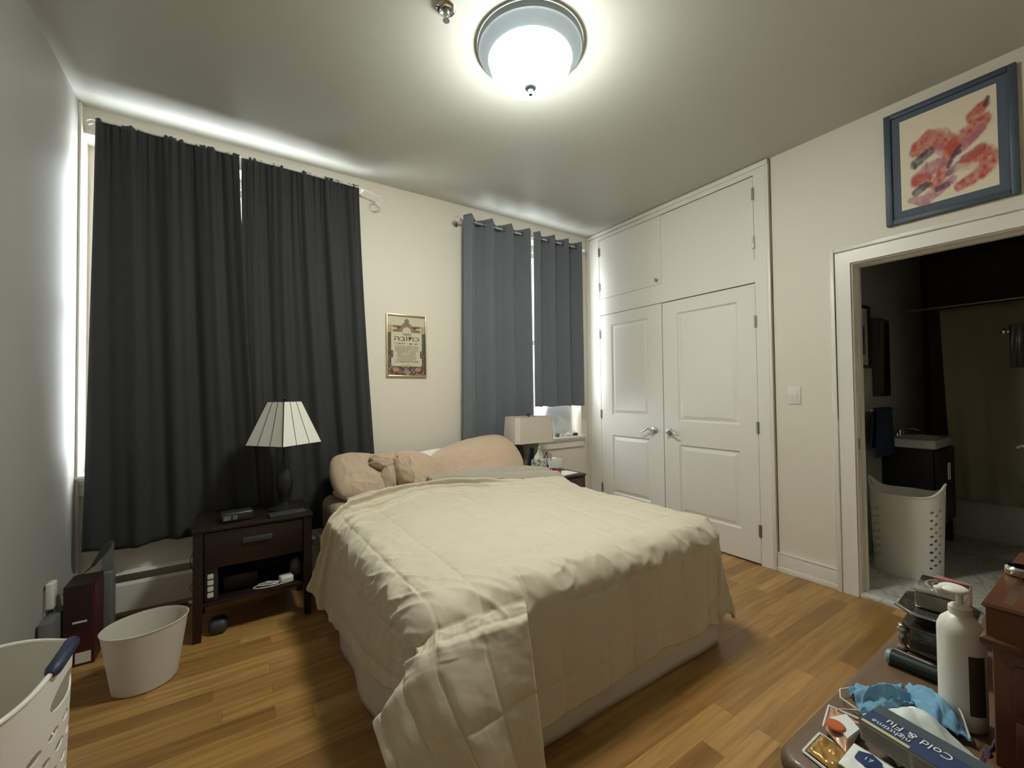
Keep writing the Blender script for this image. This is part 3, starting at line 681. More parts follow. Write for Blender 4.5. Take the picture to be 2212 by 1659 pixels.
def puff(a, b):
    qa = np.abs((a-.155)/SA-np.round((a-.155)/SA))*SA; qb = np.abs((b-1.115)/SB-np.round((b-1.115)/SB))*SB
    wob = .004*vnoise(a*20, b*20); d = np.minimum(np.abs(qa+wob), np.abs(qb+wob))
    h = .0055*(1-np.exp(-(d/.030)**2))-.0045*np.exp(-(d/.005)**2)
    along_b = np.exp(-(qa/.05)**2); along_a = np.exp(-(qb/.05)**2)
    eb = np.exp(-((b-YB+.05)/.13)**2); ea = np.exp(-((a-XA+.10)/.16)**2)*(b > YB-.25); edge = np.clip(eb+.8*ea, 0, 1)
    rid = lambda n: (1-np.abs(n))**3
    w1 = rid(vnoise(a*7+2*vnoise(a*3, b*3), b*24+3*vnoise(a*5, b*4)))*along_b*.005
    w2 = rid(vnoise(a*24+3*vnoise(a*4, b*4), b*6))*along_a*.0055
    big = .008*fbm(a*4+3, b*4, 2)+.0034*fbm(a*13, b*19, 3)
    diag = rid(vnoise((a+b)*14, (a-b)*3.5))*(.006+.004*ea)+.002*fbm(a*30+b*9, b*12, 2)
    h = h+(w1+w2)*(.30+1.6*edge)+big+1.5*diag*edge
    # folds that follow the head edge
    t = yhead(a)-b
    fold = .042*np.exp(-((t-.05-.03*vnoise(a*5, a*0))/.026)**2)+.024*np.exp(-((t-.15-.05*vnoise(a*4, a*0+3))/.024)**2)+.014*np.exp(-((t-.27-.05*vnoise(a*3, a*0+9))/.022)**2)-.012*np.exp(-((t-.10)/.02)**2)
    fold = fold*(.5+.7*(vnoise(a*3.1, a*0+7)*.5+.5))*(1-.8*sstep(1.3, 1.7, a))
    rollr = .014*np.exp(-((t-.02)/.02)**2)*sstep(1.2, 1.6, a)
    pl_ = .016*np.exp(-((t-.11)/.035)**2)*sstep(.60, .42, a)
    return h+fold+rollr+pl_, fold+pl_
def comforter():
    q = MB()
    # sheet A: columns up to the fold
    na = 150; a = np.linspace(A0, AR, na); nb = 185; tb = np.linspace(0, 1, nb)
    Aa, Tt = np.meshgrid(a, tb); Bb = yhead(Aa)+(YB-yhead(Aa))*Tt
    P1 = np.stack(place(Aa, Bb), 2)
    d0 = .12; nd = 14; dd = np.linspace(0, d0, nd)[1:]; Ad, Dd = np.meshgrid(a, dd); P2 = np.stack(place(Ad, YB-Dd), 2)
    # hanging flap: Coons patch from the rolled edge to the floor
    nf = 110; t = np.linspace(0, 1, nf)
    top = P2[-1]
    def curve(pts, t):
        pts = np.array(pts); L_ = np.r_[0, np.cumsum(np.linalg.norm(np.diff(pts, axis=0), axis=1))]; L_ /= L_[-1]
        c = np.stack([np.interp(t, L_, pts[:, k]) for k in range(3)], 1)
        for _ in range(6): c[1:-1] = .25*c[:-2]+.5*c[1:-1]+.25*c[2:]
        return c
    left = curve([top[0], (.318, 1.185, .372), (.333, 1.11, .30), (.38, 1.05, .17), (.455, 1.01, .035), (.49, .995, .014)], t)
    right = curve([top[-1], (.805, 1.135, .515), (.808, 1.115, .40), (.815, 1.095, .25), (.835, 1.075, .014)], t)
    u = np.linspace(0, 1, na); bot = left[-1][None]*(1-u[:, None])+right[-1][None]*u[:, None]
    Uu, Vv = np.meshgrid(u, t); U3, V3 = Uu[..., None], Vv[..., None]
    P3 = (1-V3)*top[None]+V3*bot[None]+(1-U3)*left[:, None]+U3*right[:, None]-((1-U3)*(1-V3)*top[0]+U3*(1-V3)*top[-1]+(1-U3)*V3*bot[0]+U3*V3*bot[-1])
    bulge = np.sin(PI*np.clip(Uu, 0, 1))*np.sin(PI*np.clip(Vv*.9, 0, 1))
    P3[..., 1] -= .030*bulge+.018*np.sin(Uu*11+Vv*2)*Vv*np.sin(PI*Uu); P3[..., 0] -= .008*bulge
    PA = np.concatenate([P1, P2, P3[1:]], 0)
    Af, Df = np.meshgrid(a, d0+np.linspace(0, .62, nf)[1:])
    ma = np.concatenate([Aa, Ad, Af]); mbv = np.concatenate([Bb, YB-Dd, YB-Df])
    n = normals(PA); n = np.where((n[..., 2:3] < 0) & (np.arange(PA.shape[0])[:, None, None] < nb*.9) & (ma[..., None] > XA), -n, n)
    sgn = 1.0 if n[nb//2, -10, 2] > 0 else -1.0
    h, fo = puff(ma, mbv); h = np.where(mbv < YB-.2, h*.75, h); keep = np.minimum(1, np.minimum((np.arange(PA.shape[0])[::-1][:, None])/14+.15, 1)); h = h*keep
    nn_ = smooth2(normals(PA), 14); nn_ /= np.maximum(1e-6, np.linalg.norm(nn_, axis=2, keepdims=True))
    cm_ = 1-.75*np.exp(-((ma-XA+.05)/.16)**2-((mbv-YB+.06)/.13)**2); h = h*cm_
    PA2 = PA+nn_*sgn*h[..., None]; PA2[..., 2] = np.maximum(PA2[..., 2], .012); PA2[..., 1] -= .9*np.maximum(fo, 0)
    q.grid(PA2)
    # sheet B: from the fold to the right hem
    a = np.linspace(AR, A1, 235); Aa, Tt = np.meshgrid(a, tb); Bb = yhead(Aa)+(YB-yhead(Aa))*Tt
    nf = 80; Ad, Dd = np.meshgrid(a, np.linspace(0, BF, nf)[1:]); hemw = 1+.05*vnoise(Ad*6, Ad*0+1)
    ma = np.concatenate([Aa, Ad]); mbv = np.concatenate([Bb, YB-Dd*hemw])
    PB = np.stack(place(ma, mbv), 2)
    sep = sstep(.10, .30, YB-mbv); near = np.exp(-((ma-AR)/.16)**2)
    PB[..., 0] -= .10*sep*near; PB[..., 1] += .0*sep
    drp = np.clip(YB-mbv, 0, 1)
    PB[..., 1] -= drp*.10*(vnoise(ma*6.5+.4, drp*1.2)*.5+.3)*(ma < XB)
    n = normals(PB); sgn = 1.0 if n[nb//2, 60, 2] > 0 else -1.0
    h, fo = puff(ma, mbv); PB2 = PB+n*sgn*h[..., None]; PB2[..., 1] -= .9*np.maximum(fo, 0)
    # keep the seam with sheet A closed on top
    ia = nb; PB2[:ia, 0] = PA2[:ia, -1]
    for k in range(1, 5): PB2[:ia, k] = PB2[:ia, k]*(k/5)+(PB2[:ia, 0]+(PB[:ia, k]-PB[:ia, 0]))*(1-k/5)
    q.grid(PB2)
    return q
cf = comforter().build('comforter', 'comforter', None, smooth=True, angle=180, fix=True)
solid(cf, .016, -1); tag(cf, 'cream box-quilted comforter draped over the bed to the floor', 'comforter')

# ---- folded-back flat sheet at the head, right side
def flat_sheet():
    nu, nv = 130, 70; u = np.linspace(0, 1, nu); v = np.linspace(0, 1, nv); U, V = np.meshgrid(u, v)
    X = 1.13+(2.13-1.13)*U; yf = np.interp(X, [1.1, 1.4, 1.7, 2.0, 2.15], [2.70, 2.56, 2.44, 2.34, 2.30]); yb_ = np.interp(X, [1.1, 1.3, 1.6, 1.85, 2.0, 2.15], [2.80, 2.86, 2.92, 2.84, 2.66, 2.48])
    Y = yf+(yb_-yf)*V
    Z = .638+.028*np.sin(PI*V)**.6+.020*np.sin(V*19+3.5*vnoise(U*3, V*2)+U*4)+.012*fbm(U*7, V*9, 3)+.03*V*np.exp(-((U-.55)/.3)**2)
    e = np.maximum(0, X-1.985); Z -= np.where(e > 0, 1.1*e, 0)
    return MB().grid(np.stack([X, Y, Z], 2))
fs = flat_sheet().build('flat_sheet', 'sheet', None, smooth=True, angle=180); solid(fs, .010); tag(fs, 'taupe flat sheet folded back across the bed in front of the large pillow', 'sheet')
def fold_layer(name, label, m, z0, dy, x0, x1, seed, yw=.14):
    nu, nv = 110, 22; U, V = np.meshgrid(np.linspace(0, 1, nu), np.linspace(0, 1, nv)); X = x0+(x1-x0)*U
    yc = np.interp(X, [1.0, 1.3, 1.6, 1.9, 2.15], [2.76, 2.62, 2.47, 2.36, 2.29])+dy
    Y = yc-yw*(V-.2); Z = z0+.012*np.sin(PI*V)+.008*fbm(U*9+seed, V*2, 3)-np.maximum(0, X-1.985)*1.1
    o = MB().grid(np.stack([X, Y, Z], 2)).build(name, m, None, smooth=True, angle=180); solid(o, .012); return tag(o, label, 'blanket')

# ---- pillows
def pillow(name, label, c, wlt, rot, m, seed=0, pinch=.10, parent=None, n=72, wr=.015, cat='pillow', group=None):
    wd, ln, th = wlt; u = np.linspace(-1, 1, n); U, V = np.meshgrid(u, u)
    e = (np.clip(1-U**2, 0, 1)*np.clip(1-V**2, 0, 1))**.42
    e = e*(1-.10*(U**2+V**2))
    k2 = .34
    X = U*np.sqrt(1-k2*V**2*U**2)*wd/2*(1-pinch*.35*V**2*(1-U**2)); Y = V*np.sqrt(1-k2*U**2*V**2)*ln/2*(1-pinch*.35*U**2*(1-V**2))
    rid = (1-np.abs(vnoise(U*2.2+seed, V*4+seed+U)))**3*.6+(1-np.abs(vnoise(U*6+seed*2, V*2+seed)))**3*.5
    W = wr*(rid*(.4+.6*np.maximum(np.abs(U), np.abs(V)))+.8*fbm(U*3+seed, V*3, 3))
    G = []
    Ztop = e*(th/2)+W*e; Zbot = -e*(th/2)*.8-W*e*.5
    q = MB().grid(np.stack([X, Y, Ztop], 2)).grid(np.stack([X, Y, Zbot], 2)[:, ::-1])
    q.xf(Matrix.Translation(c) @ Matrix.Rotation(rot[2], 4, 'Z') @ Matrix.Rotation(rot[1], 4, 'Y') @ Matrix.Rotation(rot[0], 4, 'X'))
    o = q.build(name, m, parent, smooth=True, angle=180)
    if not parent: tag(o, label, cat, group)
    return o
pillow('pillow', 'large plump tan pillow propped up on the right of the bed', (1.565, 2.905, .690), (.80, .50, .26), (math.radians(42), math.radians(-13), math.radians(-6)), 'pillow', 3, .12)
pillow('pillow', 'tan pillow leaning at the left bed corner beside the black curtain', (.745, 2.94, .695), (.46, .40, .22), (math.radians(42), math.radians(10), math.radians(10)), 'pillow', 9, .10)
pillow('pillow', 'slumped tan pillow behind the knotted cloth', (1.13, 2.96, .675), (.40, .40, .19), (math.radians(38), math.radians(16), math.radians(-8)), 'pillow', 21, .12)
pillow('pillow', 'cream patterned pillow peeking out behind the large tan pillow', (1.30, 3.03, .70), (.40, .30, .12), (math.radians(50), math.radians(-4), 0), 'white_cloth', 5)
pillow('pillow', 'white pillow mostly hidden behind the tan cloth', (.83, 3.045, .695), (.38, .30, .10), (math.radians(60), 0, 0), 'white_cloth', 6)
pillow('pillow', 'flat pale pink pillow lying under the left tan pillow', (.80, 2.93, .61), (.50, .40, .07), (0, 0, math.radians(6)), mat('pale_pink_cloth', (.52, .43, .36), .8, var=.04), 8)
# knotted tan cloth between the pillows
q = MB()
def lump(c, r3, rz, seed, tilt=0):
    n, m_ = 44, 26; T_, F_ = np.meshgrid(np.linspace(0, 2*PI, n, endpoint=False), np.linspace(.03, PI-.03, m_))
    x, y, z = np.sin(F_)*np.cos(T_), np.sin(F_)*np.sin(T_), np.cos(F_)
    d = 1+.16*(1-np.abs(vnoise(x*2.4+seed+z*2, y*2.4+z*3)))**2.5+.10*fbm(x*3+seed, y*3+z*2, 3)
    P = np.stack([x*d*r3[0], y*d*r3[1], z*d*r3[2]], 2); st = len(q.v); q.grid(P, close=True)
    q.xf(Matrix.Translation(c) @ Matrix.Rotation(rz, 4, 'Z') @ Matrix.Rotation(tilt, 4, 'Y'), st)
lump((.895, 2.90, .795), (.125, .075, .060), .15, 1.1, .12); lump((.975, 2.83, .715), (.060, .065, .125), .3, 4.4, -.35); lump((.875, 2.85, .68), (.055, .06, .115), 0, 7.7, .1); lump((.975, 2.88, .80), (.070, .06, .055), .1, 2.9, .4)
o = q.build('knotted_cloth', 'pillow', None, smooth=True, angle=180); tag(o, 'crumpled tan cloth knotted up between the two left pillows', 'cloth')

# ================================================================ left nightstand and what stands on it
NX0, NX1, NY0, NY1, NT = -.168, .385, 2.70, 3.09, .575
ns = thing('nightstand', 'dark mahogany nightstand with one drawer and an open lower shelf', 'nightstand', ((NX0+NX1)/2, (NY0+NY1)/2, 0))
lg = .042
for xx in (NX0, NX1-lg):
    for yy in (NY0, NY1-lg):
        q = MB(); q.add([(xx+.006*(xx > 0), yy, 0), (xx+lg-.006, yy, 0), (xx+lg-.006, yy+lg, 0), (xx+.006*(xx > 0), yy+lg, 0), (xx, yy, .2), (xx+lg, yy, .2), (xx+lg, yy+lg, .2), (xx, yy+lg, .2), (xx, yy, NT-.02), (xx+lg, yy, NT-.02), (xx+lg, yy+lg, NT-.02), (xx, yy+lg, NT-.02)],
            [(3, 2, 1, 0), (8, 9, 10, 11)]+[(i+4*k, (i+1) % 4+4*k, (i+1) % 4+4*k+4, i+4*k+4) for k in range(2) for i in range(4)]); q.build('leg', 'mahogany', ns)
box('tabletop', 'mahogany', (NX0-.006, NX1+.006, NY0-.006, NY1+.006, NT-.02, NT), ns, bev=.004)
q = MB(); q.box(NX0+lg, NX1-lg, NY1-.03, NY1-.01, .36, NT-.02); q.box(NX0+.008, NX0+.028, NY0+lg, NY1-lg, .36, NT-.02); q.box(NX1-.028, NX1-.008, NY0+lg, NY1-lg, .36, NT-.02); q.build('apron', 'mahogany', ns)
q = MB(); q.box(NX0+lg, NX1-lg, NY1-.018, NY1-.010, .188, .37); q.box(NX0+.014, NX0+.022, NY0+lg, NY1-lg, .188, .37); q.box(NX1-.022, NX1-.014, NY0+lg, NY1-lg, .188, .37); q.build('back_panel', 'black', ns)
dw = box('drawer', 'mahogany', (NX0+lg+.003, NX1-lg-.003, NY0+.006, NY1-.06, .362, NT-.026), ns, bev=.004)
q = MB(); q.box(.045, .185, NY0-.008, NY0+.006, .468, .498, bev=.004); q.build('handle', 'dark_grey', dw, smooth=True)
box('shelf', 'mahogany', (NX0+.012, NX1-.012, NY0+.012, NY1-.012, .168, .188), ns, bev=.003)
# pyramid lamp
PX, PY = .262, 2.885
lp = thing('table_lamp', 'black table lamp with a white striped pyramid shade on the left nightstand', 'lamp', (PX, PY, NT))
q = MB(); q.lathe([(.085, 0), (.085, .012), (.06, .02), (.028, .03), (.022, .05), (.034, .09), (.046, .15), (.040, .20), (.020, .26), (.014, .32), (.012, .40)], (PX, PY, NT), 32); q.build('base', 'black', lp, smooth=True)
q = MB(); q.tube([(PX, PY, NT+.40), (PX, PY, 1.235)], .006, 10); q.lathe([(.016, .40), (.018, .46)], (PX, PY, NT), 16); q.lathe([(.008, 0), (.010, .008), (.004, .018)], (PX, PY, 1.233), 12); q.build('stem', 'black', lp, smooth=True)
zb_, zt_ = .968, 1.222; hb, ht_ = .143, .064
ang = math.radians(-98)
sh = MB(); edge = MB(); fine = MB()
def sc_(k, h, z, out=0):
    a = ang+k*PI/2; hh = (h+out)*math.sqrt(2); return Vector((PX+hh*math.cos(a+PI/4-PI/4), PY+hh*math.sin(a), z))
for k in range(4):
    b0, b1, t0, t1 = sc_(k, hb, zb_), sc_(k+1, hb, zb_), sc_(k, ht_, zt_), sc_(k+1, ht_, zt_)
    sh.add([b0, b1, t1, t0], [(0, 1, 2, 3)])
    edge.tube([sc_(k, hb, zb_, .001), sc_(k, ht_, zt_, .001)], .0032, 6); edge.tube([b0, b1], .002, 6); edge.tube([t0, t1], .002, 6)
    b0, b1, t0, t1 = (sc_(k+(j_ % 2), (hb, ht_)[j_//2], (zb_, zt_)[j_//2], .0016) for j_ in range(4))
    for s_ in (1/3, 2/3): fine.tube([b0.lerp(b1, s_), t0.lerp(t1, s_)], .0017, 6)
so = sh.build('lamp_shade', 'shade_white', lp); solid(so, .003)
edge.build('shade_edging', 'black', lp, smooth=True); fine.build('shade_ribs', 'dark_grey', lp, smooth=True)
q = MB()
for k in range(4): q.tube([sc_(k, ht_-.004, zt_-.004), (PX, PY, zt_-.004)], .002, 6)
q.build('spider', 'black', lp)
# clock, tablet
ck = thing('clock_radio', 'dark clock radio on the left end of the left nightstand', 'clock', (.02, 2.80, NT))
q = MB(); q.box(-.055, .095, 2.755, 2.845, NT, NT+.052, bev=.012, seg=3); q.turn(math.radians(6), (.02, 2.80, NT)); q.build('case', 'black_plastic', ck, smooth=True)
q = MB(); q.box(-.045, -.012, 2.7525, 2.7545, NT+.014, NT+.036); q.box(-.002, .018, 2.7525, 2.7545, NT+.014, NT+.036); q.turn(math.radians(6), (.02, 2.80, NT)); q.build('display', 'grey_plastic', ck)
q = MB(); q.box(.17, .355, 2.715, 2.79, NT, NT+.016, bev=.003); q.turn(math.radians(5), (.26, 2.75, NT)); o = q.build('closed_case', 'dark_grey', None, smooth=True); tag(o, 'thin dark grey case lying at the front of the left nightstand', 'case')
# lower shelf: power strip, charger, black box
zS = .188
pw = thing('power_strip', 'upright black power strip with four pale square sockets on the left shelf end', 'power strip', (-.075, 2.735, zS))
q = MB(); q.box(-.122, -.062, 2.722, 2.765, zS, zS+.175, bev=.006); q.build('housing', 'black_plastic', pw, smooth=True)
for k in range(4):
    q = MB(); q.box(-.107, -.081, 2.7195, 2.7225, zS+.024+.032*k, zS+.024+.032*k+.024, bev=.004); q.build('socket', 'white_plastic', pw, smooth=True)
q = MB(); q.box(-.108, -.075, 2.7195, 2.7225, zS+.153, zS+.168); q.build('switch', 'dark_grey', pw)
ch = thing('power_adapter', 'white square charger with a coiled white cable on the nightstand shelf', 'charger', (.25, 2.74, zS))
q = MB(); q.box(.225, .292, 2.73, 2.80, zS, zS+.040, bev=.010, seg=3); q.turn(math.radians(8), (.26, 2.76, zS)); q.build('adapter', 'white_plastic', ch, smooth=True)
pts = []
for i in range(70):
    t = i/69; a = t*2*PI*2.3+.6; rr = .045+.016*math.sin(5*t); pts.append((.165+rr*1.25*math.cos(a)+.02*t, 2.752+rr*.55*math.sin(a), zS+.006+.020*t*abs(math.sin(a*.5))))
pts += [(.20, 2.745, zS+.012), (.226, 2.755, zS+.016)]
MB().tube(pts, .0026, 7).build('cable', 'white_plastic', ch, smooth=True)
q = MB(); q.box(-.04, .12, 2.80, 2.98, zS, zS+.085, bev=.005); o = q.build('storage_box', 'black', None, smooth=True); tag(o, 'black box deep in the dark on the left nightstand shelf', 'box')
q = MB(); q.lathe([(.030, 0), (.034, .01), (.034, .06), (.022, .085), (.012, .095)], (.32, 2.86, zS), 20); q.tube([(.32, 2.86, zS+.09), (.31, 2.84, zS+.05), (.30, 2.80, zS+.012)], .002, 6); o = q.build('plug', 'grey_plastic', None, smooth=True); tag(o, 'grey plug with a thin lead at the right shelf end by the bed', 'plug')
q = MB(); q.box(-.105, -.02, 2.73, 2.84, 0, .07, bev=.028, seg=4); o = q.build('shoe_bag', 'dark_grey', None, smooth=True); tag(o, 'rounded dark grey bundle on the floor under the left nightstand', 'bag')
pts = [(-.195, D-.075, .395)]+[(-.20+.012*math.sin(k*1.3), D-.078-.004*k, .395-.035*k) for k in range(1, 9)]+[(-.19, D-.12, .09), (-.175, D-.16, .04), (-.16, 3.05, .006)]
o = MB().tube(pts, .0022, 6).build('lamp_cord', 'brown_stick', None, smooth=True); tag(o, 'thin brown cord dangling in front of the baseboard heater', 'cord')
q = MB(); q.tube([(-.215, D-.085, .03), (-.19, D-.10, .022), (-.14, D-.10, .026)], .009, 8); o = q.build('valve_pipe', 'white_metal', None, smooth=True); tag(o, 'short white pipe stub low behind the left nightstand', 'pipe')

# ================================================================ right nightstand and what stands on it
QX0, QX1, QY0, QY1, QT = 2.075, 2.46, 2.615, 3.115, .58
nb_ = thing('nightstand', 'dark espresso nightstand between the bed and the closet', 'nightstand', ((QX0+QX1)/2, (QY0+QY1)/2, 0))
box('top', 'espresso', (QX0-.006, QX1+.006, QY0-.006, QY1, QT-.022, QT), nb_, bev=.003)
q = MB(); q.box(QX0, QX0+.02, QY0, QY1, .06, QT-.022); q.box(QX1-.02, QX1, QY0, QY1, .06, QT-.022); q.box(QX0+.02, QX1-.02, QY1-.015, QY1, .06, QT-.022); q.box(QX0+.02, QX1-.02, QY0+.01, QY1-.015, .06, .08); q.build('body', 'espresso', nb_)
for z0, z1 in ((.09, .31), (.32, .55)):
    d_ = box('drawer', 'espresso', (QX0+.022, QX1-.022, QY0-.002, QY1-.05, z0, z1), nb_, bev=.003)
    q = MB(); q.tube([(2.22, QY0-.022, (z0+z1)/2), (2.32, QY0-.022, (z0+z1)/2)], .005, 8); q.tube([(2.225, QY0-.022, (z0+z1)/2), (2.225, QY0, (z0+z1)/2)], .004, 8); q.tube([(2.315, QY0-.022, (z0+z1)/2), (2.315, QY0, (z0+z1)/2)], .004, 8); q.build('handle', 'steel', d_, smooth=True)
for xx in (QX0, QX1-.035):
    for yy in (QY0, QY1-.035): box('leg', 'espresso', (xx, xx+.035, yy, yy+.035, 0, .06), nb_)
RX, RY = 2.150, 2.985
lr = thing('table_lamp', 'lamp with a cream rectangular shade on a taupe block base, right of the bed', 'lamp', (RX, RY, QT))
q = MB(); q.box(RX-.075, RX+.075, RY-.05, RY+.05, QT, QT+.018, bev=.003); q.box(RX-.072, RX-.032, RY-.03, RY+.03, QT+.018, QT+.20, bev=.003); q.box(RX+.032, RX+.072, RY-.03, RY+.03, QT+.018, QT+.20, bev=.003); q.box(RX-.085, RX+.085, RY-.032, RY+.032, QT+.20, QT+.235, bev=.003); q.build('base', 'taupe_base', lr, smooth=True)
q = MB(); q.tube([(RX, RY, QT+.235), (RX, RY, 1.065)], .006, 10); q.box(RX-.018, RX+.018, RY-.006, RY+.006, 1.058, 1.078, bev=.003); q.build('stem', 'dark_grey', lr, smooth=True)
def shade_ring(wx, wy, c, z): return [(RX-wx+c, RY-wy, z), (RX+wx-c, RY-wy, z), (RX+wx, RY-wy+c, z), (RX+wx, RY+wy-c, z), (RX+wx-c, RY+wy, z), (RX-wx+c, RY+wy, z), (RX-wx, RY+wy-c, z), (RX-wx, RY-wy+c, z)]
q = MB(); q.grid([shade_ring(.205, .120, .03, .832), shade_ring(.190, .105, .028, 1.052)], close=True); so = q.build('lamp_shade', 'shade_cream', lr); solid(so, .004)
q = MB(); r0 = shade_ring(.206, .121, .03, .834); r1 = shade_ring(.191, .106, .028, 1.050)
for r_ in (r0, r1): MB().tube(r_+[r_[0]], .0025, 6).build('shade_trim', 'shade_cream', lr, smooth=True)
q = MB()
for p in (r1[0], r1[2], r1[4], r1[6]): q.tube([p, (RX, RY, 1.049)], .002, 6)
q.build('spider', 'steel', lr)
tb_ = thing('tissue_box', 'cube tissue box in grey floral print with a tissue standing up', 'tissue box', (2.165, 2.86, QT))
def rot_box(q, c, hx, hy, z0, z1, a, bev=.002): st = len(q.v); q.box(c[0]-hx, c[0]+hx, c[1]-hy, c[1]+hy, z0, z1, bev=bev); q.turn(a, (c[0], c[1], 0), 'Z', st); return q
rot_box(MB(), (2.165, 2.86), .050, .050, QT, QT+.115, .5).build('carton', 'floral', tb_, smooth=True)
q = MB(); U, V = np.meshgrid(np.linspace(-1, 1, 18), np.linspace(0, 1, 14))
q.grid(np.stack([2.160+.045*U*(1-V)**.8+.012*V, 2.86+.016*np.sin(U*4)*(1-V)+.01*vnoise(U*3, V*3), QT+.112+.125*V-.03*np.abs(U)*V], 2)); to = q.build('tissue', 'white_cloth', tb_, smooth=True, angle=180); solid(to, .0015)
og = thing('organizer_tray', 'white organizer box holding chargers and coiled cables', 'organizer', (2.335, 2.935, QT))
q = MB(); rot_box(q, (2.335, 2.945), .112, .060, QT+.012, QT+.018, -.10); 
for a_, b_, c_, d_ in ((-.112, .112, -.060, -.055), (-.112, .112, .055, .060), (-.112, -.107, -.06, .06), (.107, .112, -.06, .06)):
    st = len(q.v); q.box(2.335+a_, 2.335+b_, 2.945+c_, 2.945+d_, QT+.012, QT+.085); q.turn(-.10, (2.335, 2.945, 0), 'Z', st)
rot_box(q, (2.335, 2.945), .10, .05, QT, QT+.012, -.10); q.build('tray', 'white_plastic', og, smooth=True)
for k, (dx, dy, h_) in enumerate(((-.06, -.02, .03), (.0, .015, .035), (.055, -.01, .045))):
    st_ = MB(); rot_box(st_, (2.335+dx, 2.945+dy), .022, .018, QT+.018, QT+.07+h_*.6, .3*k, .004); o = st_.build('charger_block', 'white_plastic', None, smooth=True); tag(o, ['white charger block at the near end of the organizer', 'white charger block in the middle of the organizer', 'white charger block at the closet end of the organizer'][k], 'charger', 'chargers in the organizer box')
for k, (x_, h_, dx) in enumerate(((2.27, .155, .07), (2.36, .14, -.05))):
    pts = [(x_+dx*t+.012*math.sin(6*t), 2.94+.01*math.cos(5*t), QT+.05+(h_-.05)*math.sin(PI*t)**.8) for t in np.linspace(0, 1, 16)]
    o = MB().tube(pts, .0035, 7).build('cable', 'black_plastic' if k == 0 else 'grey_plastic', None, smooth=True); tag(o, ['black cable looping out of the organizer box', 'grey cable looping over the chargers in the organizer box'][k], 'cable')
rb = thing('shallow_box', 'open shallow red box at the front of the right nightstand', 'box', (2.16, 2.70, QT))
q = MB(); c0 = (2.155, 2.70); rot_box(q, c0, .07, .055, QT, QT+.004, -.1)
for a_, b_, c_, d_ in ((-.07, .07, -.055, -.052), (-.07, .07, .052, .055), (-.07, -.067, -.055, .055), (.067, .07, -.055, .055)):
    st = len(q.v); q.box(c0[0]+a_, c0[0]+b_, c0[1]+c_, c0[1]+d_, QT+.003, QT+.05); q.turn(-.1, (*c0, 0), 'Z', st)
q.build('tray', 'red', rb)
q = MB(); rot_box(q, (2.33, 2.72), .09, .07, QT, QT+.003, .15, 0); o = q.build('paper_sheet', 'white_plastic', None); tag(o, 'loose white papers lying at the front right of the right nightstand', 'paper')
q = MB(); q.lathe([(.016, 0), (.017, .006), (.017, .06), (.009, .07), (.009, .09)], (2.245, 2.86, QT), 20); o = q.build('small_bottle', 'brown_stick', None, smooth=True); tag(o, 'small dark brown bottle between tissue box and organizer', 'bottle')
q = MB(); q.lathe([(.008, 0), (.009, .01), (.005, .035), (.002, .045)], (2.20, 2.735, QT+.004), 14); o = q.build('dropper_tip', 'white_plastic', None, smooth=True); tag(o, 'small white pointed cap standing in the red box', 'cap')

# window sill of the small window
zs = VZ0+.028
q = MB(); U, V = np.meshgrid(np.linspace(0, 2*PI, 50), np.linspace(0.02, PI-.02, 26))
d = 1+.10*fbm(np.cos(U)*2+3, np.sin(U)*2+V*2, 4)
q.grid(np.stack([2.80+.185*np.sin(V)**.6*np.cos(U)*d, D+.085+.045*np.sin(V)**.7*np.sin(U)*d, zs+.170+.166*np.cos(V)*(.9+.1*d)], 2)); o = q.build('plastic_bag', 'bag', None, smooth=True, angle=180); tag(o, 'full translucent white plastic bag on the small window sill', 'bag')
for k, (xx, r_, h_, m_) in enumerate(((2.70, .030, .040, 'grey_plastic'), (2.775, .022, .034, 'glass'))):
    q = MB(); q.lathe([(r_*.85, 0), (r_, .006), (r_, h_-.004), (r_*.9, h_)], (xx, D-.01, zs), 24); o = q.build('jar', m_, None, smooth=True); tag(o, ['small grey jar on the small window sill nearest the lamp', 'small clear jar beside the grey jar on the window sill'][k], 'jar', 'jars on the small window sill')
q = MB(); q.lathe([(.016, 0), (.017, .004), (.016, .055), (.012, .065), (.012, .09)], (2.82, D-.012, zs+.017), 18, axis='x'); o = q.build('tube', 'white_plastic', None, smooth=True); tag(o, 'white tube lying on the small window sill', 'tube')
q = MB(); q.box(2.925, 2.97, D-.03, D+.005, zs, zs+.028, bev=.003); o = q.build('dark_cap', 'dark_grey', None, smooth=True); tag(o, 'grey block at the closet end of the window sill', 'box')
pts = [(2.96, D+.03, zs+.05), (2.985, D+.01, zs+.012), (3.02, D-.03, zs+.012), (3.045, D-.058, zs+.004), (3.05, D-.064, zs-.03), (3.06, D-.055, zs-.12), (3.072, D-.045, zs-.20), (3.078, D-.04, zs-.24)]
o = MB().tube(pts, .0045, 8).build('blind_cord', 'white_plastic', None, smooth=True); tag(o, 'white cord hanging off the end of the small window sill', 'cord')

